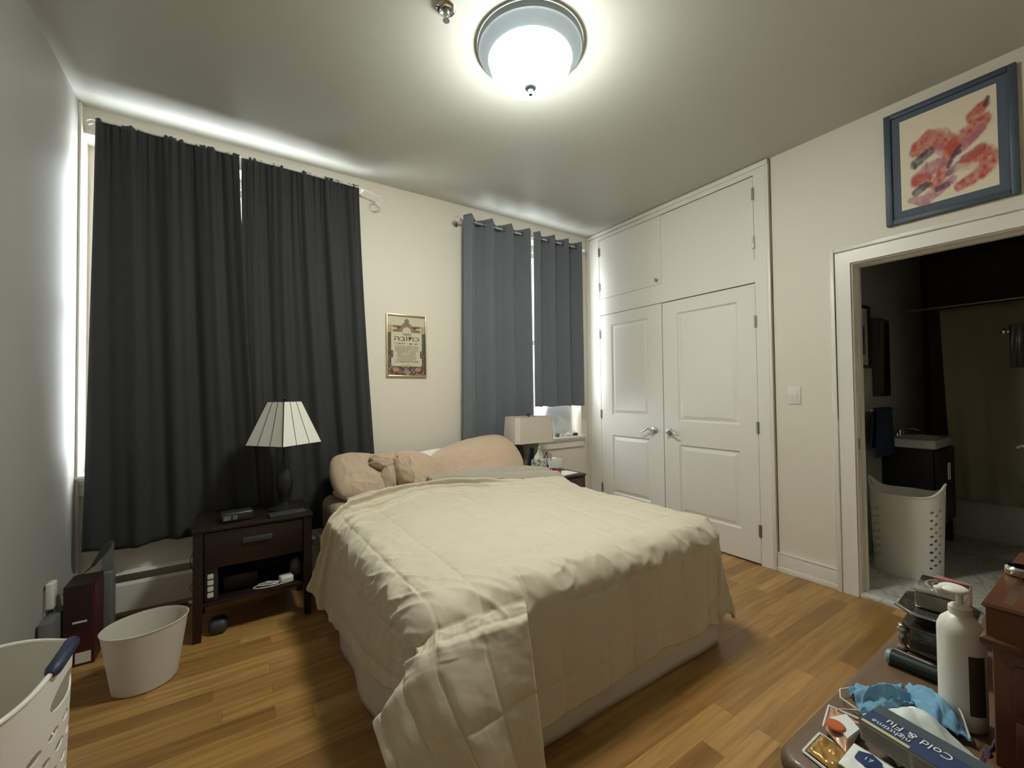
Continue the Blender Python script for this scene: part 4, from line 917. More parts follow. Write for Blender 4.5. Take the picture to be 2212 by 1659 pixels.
# ================================================================ left corner: basket, hamper, carton, outlet
def oval_tub(q, c, ax, ay, bx, by, h, th=.003, rim=.006, n=64, nz=24, rot=0, lift=None, skip=None):
    """open oval tub: outer wall up, rim, inner wall down, floor"""
    def ring(t, ins, z=None):
        rr = []
        for k in range(n):
            a = 2*PI*k/n; x = (bx+(ax-bx)*t-ins)*math.cos(a); y = (by+(ay-by)*t-ins)*math.sin(a); zz = (h+(lift(a) if lift else 0))*t if z is None else z
            rr.append((c[0]+x*math.cos(rot)-y*math.sin(rot), c[1]+x*math.sin(rot)+y*math.cos(rot), c[2]+zz))
        return rr
    R_ = [ring(.0, .012, 0)]+[ring(.02+.98*i/nz, 0) for i in range(nz+1)]
    R_ += [[(p[0], p[1], p[2]+.002) for p in ring(1, -rim*.5)], [(p[0], p[1], p[2]+.004) for p in ring(1, th*.5)], [(p[0], p[1], p[2]) for p in ring(1, th)]]
    R_ += [ring(1-.97*i/nz, th) for i in range(1, nz+1)]+[ring(.0, .016, th+.004)]
    P = np.array(R_); m_, nn = P.shape[:2]; fs = []
    for i in range(m_-1):
        for j in range(nn):
            if skip and skip(P[i, j], P[i+1, (j+1) % nn], i, j): continue
            k = (j+1) % nn; fs.append((i*nn+j, i*nn+k, (i+1)*nn+k, (i+1)*nn+j))
    fs.append(tuple(range(nn-1, -1, -1))); e_ = (m_-1)*nn; fs.append(tuple(range(e_, e_+nn)))
    q.add(P.reshape(-1, 3).tolist(), fs); return q
bk = oval_tub(MB(), (-.318, 2.475, 0), .150, .128, .112, .096, .262, n=72, rot=math.radians(18)).build('waste_basket', 'frost', None, smooth=True, angle=60); tag(bk, 'frosted translucent oval waste basket on the floor by the left nightstand', 'waste basket')

def hamper(name, label, c, ax, ay, bx, by, h, rot, holes, m='hamper', grip=None, slit=False, lift_h=.055, nz=130, n=220):
    """flexible oval laundry tub: raised handle ends, cut-out holes"""
    t = thing(name, label, 'laundry hamper', c)
    lift = lambda a: lift_h*(abs(math.cos(a))**6)
    def hole(p, i, j):
        pass
    P = []; 
    def wall(tt, a, ins):
        x = (bx+(ax-bx)*tt-ins)*math.cos(a); y = (by+(ay-by)*tt-ins)*math.sin(a); z = (h+lift(a))*tt
        return (c[0]+x*math.cos(rot)-y*math.sin(rot), c[1]+x*math.sin(rot)+y*math.cos(rot), c[2]+z)
    q = MB(); th = .004; idx = {}; vs = []; fs = []
    def V_(i, j, s):
        key = (i, j % n, s)
        if key not in idx:
            idx[key] = len(vs); a, tt = 2*PI*(j % n)/n, i/nz
            if 0 < i < nz and any(C_.get((i-u, (j-v) % n), False) for u in (0, 1) for v in (0, 1)):   # on the edge of a hole: snap to its outline
                best = None
                for ha, ht2, ra, rt_, sk_2 in holes:
                    da = (a-ha+PI) % (2*PI)-PI; dt = tt-ht2; rho = math.hypot(da/ra, dt/rt_)
                    if rho > .3 and (best is None or abs(rho-1) < abs(best[0]-1)): best = (rho, ha+da/max(rho, .3), ht2+dt/max(rho, .3))
                if best and abs(best[0]-1) < .6: a, tt = best[1], best[2]
            vs.append(wall(tt, a, th*s))
        return idx[key]
    def cut(i, j):
        a = 2*PI*(j+.5)/n; tt = (i+.5)/nz
        for ha, ht2, ra, rt_, sk in holes:
            da = (a-ha+PI) % (2*PI)-PI; dt = tt-ht2; u_ = (da-sk*dt)/ra; v_ = dt/rt_
            if u_*u_+v_*v_ < 1: return True
        return False
    C_ = {(i, j): cut(i, j) for i in range(1, nz) for j in range(n)}
    for j in range(n): C_[(0, j)] = False
    for i in range(nz):
        for j in range(n):
            if C_[(i, j)]: continue
            fs.append((V_(i, j, 0), V_(i, j+1, 0), V_(i+1, j+1, 0), V_(i+1, j, 0))); fs.append((V_(i, j+1, 1), V_(i, j, 1), V_(i+1, j, 1), V_(i+1, j+1, 1)))
            for (di, dj, e) in ((0, -1, ((i, j), (i+1, j))), (0, 1, ((i+1, j+1), (i, j+1))), (-1, 0, ((i, j+1), (i, j))), (1, 0, ((i+1, j), (i+1, j+1)))):
                nb2 = C_.get((i+di, (j+dj) % n)); 
                if nb2 or (nb2 is None and di == 1): (p, q2) = e; fs.append((V_(*p, 0), V_(*p, 1), V_(*q2, 1), V_(*q2, 0)))
    fs.append(tuple(V_(0, j, 0) for j in range(n))[::-1]); fs.append(tuple(V_(0, j, 1) for j in range(n)))
    q.add(vs, fs); q.build('tub', m, t, smooth=True, angle=50)
    rim = MB(); rim.tube([wall(1, 2*PI*k/n, th/2) for k in range(n+1)], .006, 8, cap=False); rim.build('rim', m, t, smooth=True)
    if grip:
        for a0 in grip:
            g = MB(); g.tube([wall(1.0, a0+da, th/2) for da in np.linspace(-.30, .30, 14)], [.010]+[.0155]*12+[.010], 12); g.build('handle', 'navy' if slit else 'dark_grey', t, smooth=True)
    return t
hl = []
for a0 in (PI/2,): pass
slits = [(0, .86, .34, .050, 0), (PI, .86, .34, .050, 0)]
for k, tt in enumerate(np.linspace(.12, .74, 9)):
    for s in range(24):
        a = 2*PI*(s+.5*(k % 2))/24
        if k == 8 and abs(math.cos(a)) < .72: continue
        slits.append((a, tt, .092, .0165, .0))
hamper('laundry_hamper', 'near white slotted laundry hamper with a navy grip, against the left wall', (-.522, 1.525, 0), .178, .238, .158, .205, .575, 0, slits, grip=(-.06, PI-.06), slit=True, lift_h=.05)
holes = [(0, .93, .26, .035, 0), (PI, .93, .26, .035, 0)]
rr_ = random.Random(3)
for sgn, off in ((0, .66), (0, -.66), (PI, .56), (PI, -.56)):
    for k in range(22):
        tt = .15+.66*(k/21); a = sgn+off+((k % 3)-1)*.17+.04*(rr_.random()-.5)
        holes.append((a % (2*PI), tt, .060*(.8+.4*rr_.random()), .0145*(.85+.3*rr_.random()), 0))
hamper('laundry_hamper', 'white perforated laundry hamper standing on the bathroom marble floor', (3.83, .925, .022), .195, .175, .172, .155, .53, math.radians(94), holes, grip=None, lift_h=.085)
# carton in the corner
cb_ = thing('carton', 'upright black and dark red carton in the left corner beside the heater', 'carton', (-.588, 2.84, 0))
cx0, cx1, cy0_, cy1_, ch_ = -.652, -.546, 2.80, 2.965, .375
q = MB(); q.box(cx0, cx1, cy0_, cy1_, .0, ch_); q.build('body', 'dark_red', cb_)
q = MB(); q.box(cx0-.0008, cx1-.012, cy0_-.001, cy0_, .165, ch_+.0005); q.box(cx0-.0008, cx1+.0008, cy0_-.001, cy1_, ch_, ch_+.001); q.build('front_panel', 'dark_maroon', cb_)
q = MB(); q.box(-.622, -.572, cy0_-.0022, cy0_-.001, .200, .209, bev=.0005); q.build('slot_label', 'white_plastic', cb_)
q = MB(); q.box(cx0+.04, cx1-.012, cy0_-.002, cy0_-.0008, .012, .062); q.build('sticker', 'white_cloth', cb_)
q = MB(); q.box(-.575, -.515, 2.985, 3.06, .0, .36, bev=.012, seg=3)
hv = thing('hand_vacuum', 'grey upright handheld vacuum with a dark sloped grip behind the carton', 'vacuum', (-.545, 3.02, 0))
q.build('body', 'grey_plastic', hv, smooth=True)
q = MB(); q.prism([(-.600, .405), (-.588, .395), (-.530, .475), (-.518, .505), (-.535, .512), (-.552, .498)], 'y', 2.99, 3.03); q.build('handle', 'dark_grey', hv)
q = MB(); q.prism([(-.565, .36), (-.52, .36), (-.518, .50), (-.528, .50), (-.560, .43)], 'y', 2.995, 3.025); q.build('neck', 'grey_plastic', hv)
q = MB(); q.tube([(-.585, 3.01, .405), (-.66, 3.01, .345)], .005, 8); q.build('hose', 'taupe_base', hv, smooth=True)
ot = thing('wall_outlet', 'white wall outlet with a plugged-in adapter, low on the left wall', 'outlet', (L, 2.83, .33))
box('outlet_plate', 'white_plastic', (L, L+.006, 2.80, 2.88, .26, .38), ot, bev=.002)
q = MB(); q.box(L+.006, L+.035, 2.79, 2.85, .29, .41, bev=.008, seg=3); q.build('adapter', 'white_plastic', ot, smooth=True)
pts = [(L+.025, 2.82, .30), (L+.035, 2.82, .25), (L+.03, 2.80, .15), (L+.04, 2.74, .05), (L+.05, 2.70, .012)]
MB().tube(pts, .003, 7).build('cord', 'grey_plastic', ot, smooth=True)
q = MB(); q.box(L+.008, L+.055, 2.70, 2.90, .0, .265, bev=.006); o = q.build('flat_box', 'grey_plastic', None, smooth=True); tag(o, 'flat grey box standing between the left wall and the dark carton', 'box')

# ================================================================ bathroom beyond the doorway
bx0, bx1, bY0, bY1, bH = R+.13, 5.85, -.75, 1.20, 2.55
zf = .022
struct(box('floor_bathroom', 'marble', (R+.135, bx1, bY0, bY1+.02, -.08, zf)))
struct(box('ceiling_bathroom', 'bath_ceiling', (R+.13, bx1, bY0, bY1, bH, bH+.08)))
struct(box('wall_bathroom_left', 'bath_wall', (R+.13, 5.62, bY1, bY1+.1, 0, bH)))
struct(box('wall_bathroom_tub', 'tile_dark', (5.62, bx1, bY1-.002, bY1+.1, 0, bH)))
struct(box('wall_bathroom_back', 'tile_dark', (bx1, bx1+.1, bY0, bY1+.1, 0, bH)))
struct(box('wall_bathroom_right', 'bath_wall', (R+.13, bx1, bY0-.1, bY0, 0, bH)))
dd_ = thing('door_1', None, None, (R+.11, .235, zf), kind='structure')
dang = math.atan2(.155, .70)
q = MB(); q.box(R+.14, R+.84, .20, .236, zf+.008, DH-.006); q.turn(dang, (R+.14, .236, 0)); q.build('leaf', 'white', dd_)
hx_, hy_ = R+.14+.64*math.cos(dang), .236+.64*math.sin(dang)
q = MB(); q.lathe([(.028, 0), (.028, .006), (.012, .012), (.010, .05)], (hx_, hy_, .91), 20, axis='y'); q.tube([(hx_, hy_+.048, .91), (hx_-.05, hy_+.052, .912), (hx_-.11, hy_+.048, .908)], .008, 10); q.build('handle', 'chrome', dd_, smooth=True)
# robe hook with a dark garment on the door
gm = thing('hanging_garment', 'dark garment on a shiny hook at the right edge of the bathroom doorway', 'garment', (hx_-.05, hy_+.04, 1.35))
q = MB(); st = 0
U, V = np.meshgrid(np.linspace(0, 2*PI, 40, endpoint=False), np.linspace(0, 1, 24)); rx = .02+.060*np.sin(PI*np.clip(V*.8+.08, 0, 1)); wv = 1+.15*np.sin(5*U+3*V)
q.grid(np.transpose(np.stack([hx_-.02+rx*np.cos(U)*wv, hy_+.045+.030*np.sin(U)*wv, 1.64-.26*V], 2), (0, 1, 2)), close=True); q.build('cloth', 'black', gm, smooth=True, angle=180)
q = MB(); q.lathe([(.018, 0), (.018, .006), (.008, .01), (.008, .085), (.018, .092), (.020, .102), (.010, .112)], (hx_-.02, hy_, 1.60), 18, axis='y'); q.build('hook', 'chrome', gm, smooth=True)
# vanity
vx0, vx1, vy0, vy1 = 4.36, 4.92, .885, 1.195
va = thing('bathroom_vanity', 'black bathroom vanity on legs with a white basin top', 'vanity', ((vx0+vx1)/2, (vy0+vy1)/2, zf))
box('cabinet', 'black', (vx0+.01, vx1-.01, vy0+.01, vy1, .20, .80), va, bev=.004)
for xx in (vx0+.012, vx1-.06):
    for yy in (vy0+.012, vy1-.06): box('leg', 'black', (xx, xx+.045, yy, yy+.045, zf, .20), va)
for k, xx in enumerate((vx0+.02, (vx0+vx1)/2+.003)):
    d_ = box('door', 'black', (xx, xx+.255, vy0-.008, vy0+.01, .215, .785), va, bev=.003); q = MB(); q.tube([(xx+(.235 if k == 0 else .02), vy0-.022, .55), (xx+(.235 if k == 0 else .02), vy0-.022, .68)], .005, 8); q.build('handle', 'chrome', d_, smooth=True)
q = MB(); q.box(vx0, vx1, vy0-.012, vy1, .80, .868, bev=.012, seg=3); q.torus(((vx0+vx1)/2, (vy0+vy1)/2-.02, .868), .11, .008); q.build('basin', 'tub', va, smooth=True)
q = MB(); fxx = (vx0+vx1)/2; q.lathe([(.024, 0), (.020, .02), (.014, .05)], (fxx, vy1-.05, .866), 18); q.tube([(fxx, vy1-.05, .91), (fxx, vy1-.08, .935), (fxx, vy1-.15, .93), (fxx, vy1-.165, .915)], .009, 10)
for s in (-.07, .07): q.lathe([(.016, 0), (.012, .03)], (fxx+s, vy1-.05, .866), 14); q.tube([(fxx+s-.02, vy1-.05, .90), (fxx+s+.02, vy1-.05, .90)], .006, 8)
q.build('faucet', 'chrome', va, smooth=True)
# towel on its rail
tx0, tx1 = 3.96, 4.36
tr = thing('towel_rail', 'chrome towel rail on the bathroom wall holding the blue towel', 'towel rail', (4.1, bY1, 1.06))
q = MB(); q.tube([(3.93, 1.125, 1.10), (4.40, 1.125, 1.10)], .008, 10)
for xx in (3.93, 4.40): q.tube([(xx, 1.125, 1.10), (xx, bY1-.001, 1.10)], .007, 8); q.lathe([(.018, 0), (.018, .008)], (xx, bY1-.009, 1.10), 14, axis='y')
q.build('rail', 'chrome', tr, smooth=True)
U, V = np.meshgrid(np.linspace(0, 1, 40), np.linspace(-1, 1, 60)); s_ = np.abs(V)
sd = np.where(V < 0, -1, 1)
yy = 1.125+np.where(s_ < .06, 0, sd*.012)*np.sign(V)*np.sign(V)-.0
yy = 1.125+np.clip(V/.06, -1, 1)*.014+.006*np.sin(U*20)*s_
zz = 1.113-np.maximum(0, s_-.05)*np.where(V < 0, .37, .30)-.012*np.clip(s_/.06, 0, 1)**2
o = MB().grid(np.stack([tx0+(tx1-tx0)*(.5+(U-.5)*(.75+.35*s_)), yy, zz], 2)).build('towel', 'blue_towel', None, smooth=True, angle=180); solid(o, .010); tag(o, 'dark blue towel hanging beside the bathroom vanity', 'towel')
bp_ = thing('framed_picture', 'tall framed print on the bathroom side wall just inside the doorway', 'picture', (4.0, bY1, 1.5))
q = MB(); a_, b_, c_, d_ = 3.86, 4.14, 1.42, 1.90; fw = .022
q.box(a_, a_+fw, bY1-.025, bY1-.001, c_, d_); q.box(b_-fw, b_, bY1-.025, bY1-.001, c_, d_); q.box(a_+fw, b_-fw, bY1-.025, bY1-.001, d_-fw, d_); q.box(a_+fw, b_-fw, bY1-.025, bY1-.001, c_, c_+fw); q.build('picture_frame', 'espresso', bp_)
box('print', 'white_cloth', (a_+.01, b_-.01, bY1-.010, bY1-.003, c_+.01, d_-.01), bp_); box('print_figure', 'grey_plastic', (a_+.08, b_-.08, bY1-.0115, bY1-.010, c_+.10, d_-.16), bp_)
mr = thing('medicine_cabinet', 'dark mirrored cabinet on the wall above the vanity', 'cabinet', (4.4, bY1, 1.3))
q = MB(); q.box(4.22, 4.47, bY1-.05, bY1-.001, 1.20, 1.82, bev=.004); q.build('cabinet_body', 'dark_grey', mr, smooth=True); box('mirror', mat('dim_mirror', (.25, .25, .24), .08, 1), (4.24, 4.45, bY1-.053, bY1-.05, 1.22, 1.80), mr)
# tub, curtain, rod
tubx0, tubx1 = 5.08, 5.84
tu = thing('bathtub', 'off-white bathtub with a flat apron at the back of the bathroom', 'bathtub', (5.45, .2, zf))
q = MB(); Y0_, Y1_ = -.45, 1.19
q.box(tubx0, tubx0+.07, Y0_, Y1_, .36, .43, bev=.02, seg=3); q.box(tubx1-.08, tubx1, Y0_, Y1_, .36, .43, bev=.02, seg=3); q.box(tubx0, tubx1, Y1_-.09, Y1_, .36, .43, bev=.02, seg=3); q.box(tubx0, tubx1, Y0_, Y0_+.09, .36, .43, bev=.02, seg=3); q.build('rim', 'tub', tu, smooth=True)
q = MB(); q.box(tubx0+.012, tubx0+.04, Y0_, Y1_, zf, .37); q.build('apron', 'tub', tu)
q = MB(); q.box(tubx0+.05, tubx1-.06, Y0_+.06, Y1_-.06, .08, .10); q.box(tubx0+.05, tubx0+.07, Y0_+.06, Y1_-.06, .1, .37); q.box(tubx1-.08, tubx1-.06, Y0_+.06, Y1_-.06, .1, .37); q.build('basin', 'tub', tu)
U, V = np.meshgrid(np.linspace(0, 1, 160), np.linspace(0, 1, 30))
yl = .965-.05*V
o = MB().grid(np.stack([5.04+.018*np.sin(U*62)*(.4+.6*V)-.02*V, yl+(-.60-yl)*U, 1.93-(1.93-.34)*V], 2)).build('shower_curtain', 'shower', None, smooth=True, angle=180); solid(o, .003); tag(o, 'olive shower curtain drawn across the bathtub', 'shower curtain')
o = MB().tube([(5.04, bY1-.002, 1.95), (5.04, bY0+.002, 1.95)], .012, 12).build('shower_rod', 'steel', None, smooth=True); tag(o, 'straight metal rod carrying the shower curtain', 'curtain rod')

# ================================================================ dresser at the camera's right and what lies on it
DX0, DX1, DYF, DYB, DT = .70, 1.56, .335, -.26, .70
ds = thing('dresser', 'worn red-brown wooden dresser at the near right corner', 'dresser', ((DX0+DX1)/2, .04, 0))
def rrect(x0, x1, y0, y1, r, n=8):
    p = []
    for cx_, cy_2, a0 in ((x1-r, y1-r, 0), (x0+r, y1-r, PI/2), (x0+r, y0+r, PI), (x1-r, y0+r, 1.5*PI)):
        for i in range(n+1): a = a0+PI/2*i/n; p.append((cx_+r*math.cos(a), cy_2+r*math.sin(a)))
    return p
q = MB(); rings = []
for ins, z in ((.012, DT-.034), (.003, DT-.030), (0, DT-.022), (0, DT-.010), (.004, DT-.003), (.010, DT)): rings.append([(x, y, z) for x, y in rrect(DX0+ins, DX1-ins, DYB+ins, DYF-ins, .035)])
n_ = len(rings[0]); q.grid(rings, close=True); q.add(rings[0], [tuple(range(n_))[::-1]]); q.add(rings[-1], [tuple(range(n_))]); q.build('top', 'dresser', ds, smooth=True)
box('body', 'dresser', (DX0+.03, DX1-.03, DYB+.02, DYF-.03, .09, DT-.034), ds, bev=.006)
for k in range(3):
    z0 = .11+.185*k
    for x0, x1 in ((DX0+.045, (DX0+DX1)/2-.006), ((DX0+DX1)/2+.006, DX1-.045)):
        d_ = box('drawer', 'dresser', (x0, x1, DYF-.034, DYF-.016, z0, z0+.172), ds, bev=.004); q = MB(); q.lathe([(.010, 0), (.008, .012), (.017, .022), (.012, .03)], ((x0+x1)/2, DYF-.016, z0+.086), 16, axis='y'); q.build('knob', 'steel', d_, smooth=True)
for xx in (DX0+.035, DX1-.08):
    for yy in (DYB+.03, DYF-.08): box('leg', 'dresser', (xx, xx+.045, yy, yy+.045, 0, .09), ds)
# jewellery chest
jx0, jx1, jy0, jy1, jz = .885, 1.215, -.12, .1395, .956
jc = thing('jewelry_chest', 'cherry wood jewelry chest with a moulded lid at the right edge', 'jewelry box', ((jx0+jx1)/2, (jy0+jy1)/2, DT))
box('body', 'cherry', (jx0+.010, jx1-.010, jy0+.010, jy1-.010, DT+.012, jz-.062), jc, bev=.003)
box('plinth', 'cherry', (jx0, jx1, jy0, jy1, DT, DT+.03), jc, bev=.005)
q = MB(); rings = []
for ins, z in ((.004, jz-.062), (0, jz-.056), (0, jz-.05), (.006, jz-.046), (.006, jz-.008), (.002, jz-.004), (.004, jz), (.020, jz), (.028, jz-.006)): rings.append([(jx0+ins, jy0+ins, z), (jx1-ins, jy0+ins, z), (jx1-ins, jy1-ins, z), (jx0+ins, jy1-ins, z)])
q.grid(rings, close=True); q.add(rings[0], [(3, 2, 1, 0)]); q.add(rings[-1], [(0, 1, 2, 3)]); q.build('lid', 'cherry', jc)
for k in range(2):
    z0 = DT+.035+.075*k
    d_ = box('drawer', 'cherry', (jx0+.006, jx0+.012, jy0+.03, jy1-.03, z0, z0+.068), jc, bev=.002); q = MB(); q.lathe([(.004, 0), (.004, -.006), (.008, -.012), (.005, -.018)], (jx0+.006, jy0+.124, z0+.034), 12, axis='x'); q.build('knob', 'gold', d_, smooth=True)
wt = thing('wristwatch', 'steel wristwatch lying on the cherry jewelry chest lid', 'watch', (1.08, .085, jz))
q = MB(); wc = (1.075, .088, jz-.006)
for k in range(22):
    a = 2*PI*k/22
    if math.cos(a) > .9: continue
    st = len(q.v); q.box(wc[0]+.030-.004, wc[0]+.030+.004, wc[1]-.0045, wc[1]+.0045, wc[2], wc[2]+.016, bev=.0015); q.turn(a, (wc[0], wc[1], 0), 'Z', st)
q.build('bracelet', 'chrome', wt, smooth=True)
q = MB(); q.lathe([(.017, 0), (.018, .004), (.018, .010), (.015, .013)], (wc[0]-.016, wc[1]+.030, wc[2]+.008), 24); q.build('watch_case', 'chrome', wt, smooth=True)
# lotion bottle
bx_, by_ = 1.02, .182
lb = thing('lotion_bottle', 'tall ivory pump bottle standing on the dresser', 'bottle', (bx_, by_, DT))
q = MB(); q.lathe([(.025, 0), (.0285, .004), (.0292, .02), (.0292, .150), (.0285, .158), (.025, .168), (.018, .176), (.013, .181)], (bx_, by_, DT), 48); q.build('bottle_body', 'lotion', lb, smooth=True, angle=50)
q = MB(); q.lathe([(.0135, .180), (.0145, .183), (.0145, .192), (.011, .196), (.005, .198), (.0045, .218)], (bx_, by_, DT), 32); q.build('collar', 'lotion', lb, smooth=True)
q = MB(); q.ball((bx_-.004, by_+.006, DT+.221), .019, 28, 10, 1, 1, .36); q.tube([(bx_, by_, DT+.220), (bx_-.010, by_+.014, DT+.220), (bx_-.018, by_+.026, DT+.216)], [.008, .0075, .006], 12); q.build('pump_head', 'lotion', lb, smooth=True)
q = MB(); G = []
for z in np.linspace(.03, .125, 8): G.append([(bx_+.0296*math.cos(a), by_+.0296*math.sin(a), DT+z) for a in np.linspace(math.radians(205), math.radians(250), 14)])
q.grid(G); q.build('label', 'label_dark', lb, smooth=True)
# silver casket with dish and small box on top
cx_, cyy = 1.235, .252
def octo(hx, hy, c): return [(-hx+c, -hy), (hx-c, -hy), (hx, -hy+c), (hx, hy-c), (hx-c, hy), (-hx+c, hy), (-hx, hy-c), (-hx, -hy+c)]
def loft(q, secs, cc, rot=0):
    P = []
    for hx, hy, c, z in secs: P.append([(cc[0]+x*math.cos(rot)-y*math.sin(rot), cc[1]+x*math.sin(rot)+y*math.cos(rot), z) for x, y in octo(hx, hy, c)])
    q.grid(P, close=True); q.add(P[0], [tuple(range(8))[::-1]]); q.add(P[-1], [tuple(range(8))]); return q
ro = math.radians(4)
ks = thing('silver_casket', 'dark silver footed casket with turned corner posts on the dresser', 'casket', (cx_, cyy, DT))
q = MB(); loft(q, [(.058, .048, .008, DT+.012), (.060, .050, .010, DT+.016), (.054, .044, .008, DT+.020), (.054, .044, .008, DT+.058), (.060, .050, .010, DT+.062), (.060, .050, .010, DT+.066)], (cx_, cyy), ro); q.build('casket_body', 'silver_dark', ks)
for sx2, sy2 in ((-1, -1), (1, -1), (1, 1), (-1, 1)):
    px_ = cx_+(sx2*.057)*math.cos(ro)-(sy2*.047)*math.sin(ro); py_ = cyy+(sx2*.057)*math.sin(ro)+(sy2*.047)*math.cos(ro)
    q = MB(); q.lathe([(.007, 0), (.009, .004), (.006, .010), (.009, .014), (.009, .018), (.005, .024), (.007, .035), (.005, .046), (.009, .052), (.009, .056), (.006, .060), (.008, .064), (.004, .067)], (px_, py_, DT), 14); q.build('corner_post', 'silver', ks, smooth=True)
dsh = thing('silver_dish', 'octagonal silver dish with a bright rim resting on the casket', 'dish', (cx_, cyy, DT+.067))
z_ = DT+.067
q = MB(); loft(q, [(.040, .034, .016, z_), (.048, .040, .018, z_+.010), (.062, .052, .024, z_+.022), (.070, .060, .028, z_+.028)], (cx_, cyy), ro); q.build('bowl', 'silver_dark', dsh)
q = MB(); loft(q, [(.069, .059, .028, z_+.027), (.072, .062, .029, z_+.029), (.072, .062, .029, z_+.032), (.067, .057, .027, z_+.033), (.060, .050, .024, z_+.0325)], (cx_, cyy), ro); q.build('rim', 'silver', dsh)
sb = thing('silver_trinket_box', 'small rectangular silver box with an oval ridge, on top of the dish', 'trinket box', (cx_+.012, cyy, z_+.033))
z2 = z_+.033
q = MB(); st = 0; q.box(cx_-.034, cx_+.066, cyy-.040, cyy+.032, z2, z2+.034, bev=.005, seg=3); q.turn(ro, (cx_, cyy, 0)); q.build('box_body', 'silver_dark', sb, smooth=True)
q = MB(); q.box(cx_-.036, cx_+.068, cyy-.042, cyy+.034, z2+.034, z2+.040, bev=.0028); q.turn(ro, (cx_, cyy, 0)); lid = q.build('lid', 'silver', sb, smooth=True)
q = MB(); q.lathe([(.030+.004*math.cos(2*PI*k/8), .004*math.sin(2*PI*k/8)) for k in range(9)], (cx_+.016, cyy-.003, z2+.041), 32, 1.1, .75, cap=False); q.lathe([(.018+.003*math.cos(2*PI*k/8), .003*math.sin(2*PI*k/8)) for k in range(9)], (cx_+.016, cyy-.003, z2+.041), 32, 1.1, .75, cap=False); q.build('oval_ridge', 'silver', lid, smooth=True)
q = MB(); q.box(1.335, 1.43, .238, .300, DT, DT+.105, bev=.003); q.turn(math.radians(-8), (1.39, .265, 0)); o = q.build('soft_carton', 'pink', None, smooth=True); tag(o, 'dusty pink carton standing behind the silver boxes', 'box')
q = MB(); q.tube([(1.17, .308, DT+.007), (1.16, .25, DT+.007), (1.12, .19, DT+.007)], [.005, .007, .006], 10); o = q.build('comb_handle', 'brown_stick', None, smooth=True); tag(o, 'thin dark brown stick lying in front of the silver casket', 'stick')
rl = thing('hairbrush_tube', 'black tube with pale teal ends lying across the dresser', 'tube', (1.12, .26, DT))
a3, b3 = Vector((1.120, .308, DT+.014)), Vector((1.118, .215, DT+.014)); dv = (b3-a3)
MB().tube([a3.lerp(b3, .09), a3.lerp(b3, .91)], .0138, 20).build('barrel', 'roll', rl, smooth=True)
MB().tube([a3, a3.lerp(b3, .03), a3.lerp(b3, .09)], [.010, .0138, .0142], 20).build('end_cap', 'teal', rl, smooth=True); MB().tube([a3.lerp(b3, .91), a3.lerp(b3, .97), b3], [.0142, .0138, .010], 20).build('end_cap', 'teal', rl, smooth=True)

# masks, carton of tablets, packets -- a loose heap at the near end
def cloth_patch(name, label, cat, m, quad, amp, seed, z0, th=.002, nu=46, nv=30, wav=(3, 9), arch=.012, parent=None):
    q0 = [Vector((*p, 0)) for p in quad]; U, V = np.meshgrid(np.linspace(0, 1, nu), np.linspace(0, 1, nv))
    c = np.array([p[:2] for p in quad]); XY = ((1-U)*(1-V))[..., None]*c[0]+(U*(1-V))[..., None]*c[1]+(U*V)[..., None]*c[2]+((1-U)*V)[..., None]*c[3]
    Z = z0+arch*np.sin(PI*U)*np.sin(PI*V)+amp*(.5+.5*np.sin(V*6.28*wav[0]+wav[1]*.25*vnoise(U*3+seed, V*2)))*(.3+.7*np.sin(PI*np.clip(V, 0, 1)))+amp*.9*np.abs(fbm(U*5+seed, V*5, 3))
    XY = XY+.006*fbm(U*4+seed, V*4, 2)[..., None]
    o = MB().grid(np.dstack([XY, Z])).build(name, m, parent, smooth=True, angle=180); solid(o, th, 1)
    if label: tag(o, label, cat)
    return o
mk = thing('face_mask', 'crumpled light blue face mask with white ear loops on the dresser', 'face mask', (.97, .26, DT))
cloth_patch('mask_fabric', None, None, 'mask_blue', [(.945, .316), (1.035, .262), (.985, .232), (.890, .282)], .012, 2, DT+.004, arch=.020, wav=(2.5, 9), parent=mk)
MB().tube([(.945, .314, DT+.012), (.925, .322, DT+.012), (.905, .315, DT+.010), (.893, .288, DT+.012)], .0013, 6).build('ear_loop', 'elastic', mk, smooth=True)
mk2 = thing('face_mask', 'blue face mask leaning against the ivory bottle', 'face mask', (1.01, .22, DT))
cloth_patch('mask_fabric', None, None, 'mask_blue', [(1.035, .258), (1.055, .215), (.965, .165), (.945, .215)], .010, 6, DT+.006, arch=.026, wav=(1.5, 9), parent=mk2)
MB().tube([(1.05, .216, DT+.02), (1.02, .198, DT+.042), (.985, .178, DT+.034), (.962, .165, DT+.012)], .0013, 6).build('ear_loop', 'elastic', mk2, smooth=True)
mk3 = thing('face_mask', 'white face mask lying under the navy medicine carton', 'face mask', (.93, .2, DT))
cloth_patch('mask_fabric', None, None, 'mask_white', [(.900, .286), (.985, .222), (.915, .132), (.815, .215)], .007, 9, DT+.004, arch=.034, wav=(1, 4), parent=mk3)
MB().tube([(.895, .285, DT+.01), (.86, .305, DT+.014), (.835, .298, DT+.010), (.845, .268, DT+.02)], .0013, 6).build('ear_loop', 'elastic', mk3, smooth=True)
o = cloth_patch('hair_wrap', 'dark purple cloth tucked between bottle and jewelry chest', 'cloth', 'dark_purple', [(.985, .145), (.99, .128), (.87, .126), (.87, .150)], .012, 13, DT+.002, arch=.02)
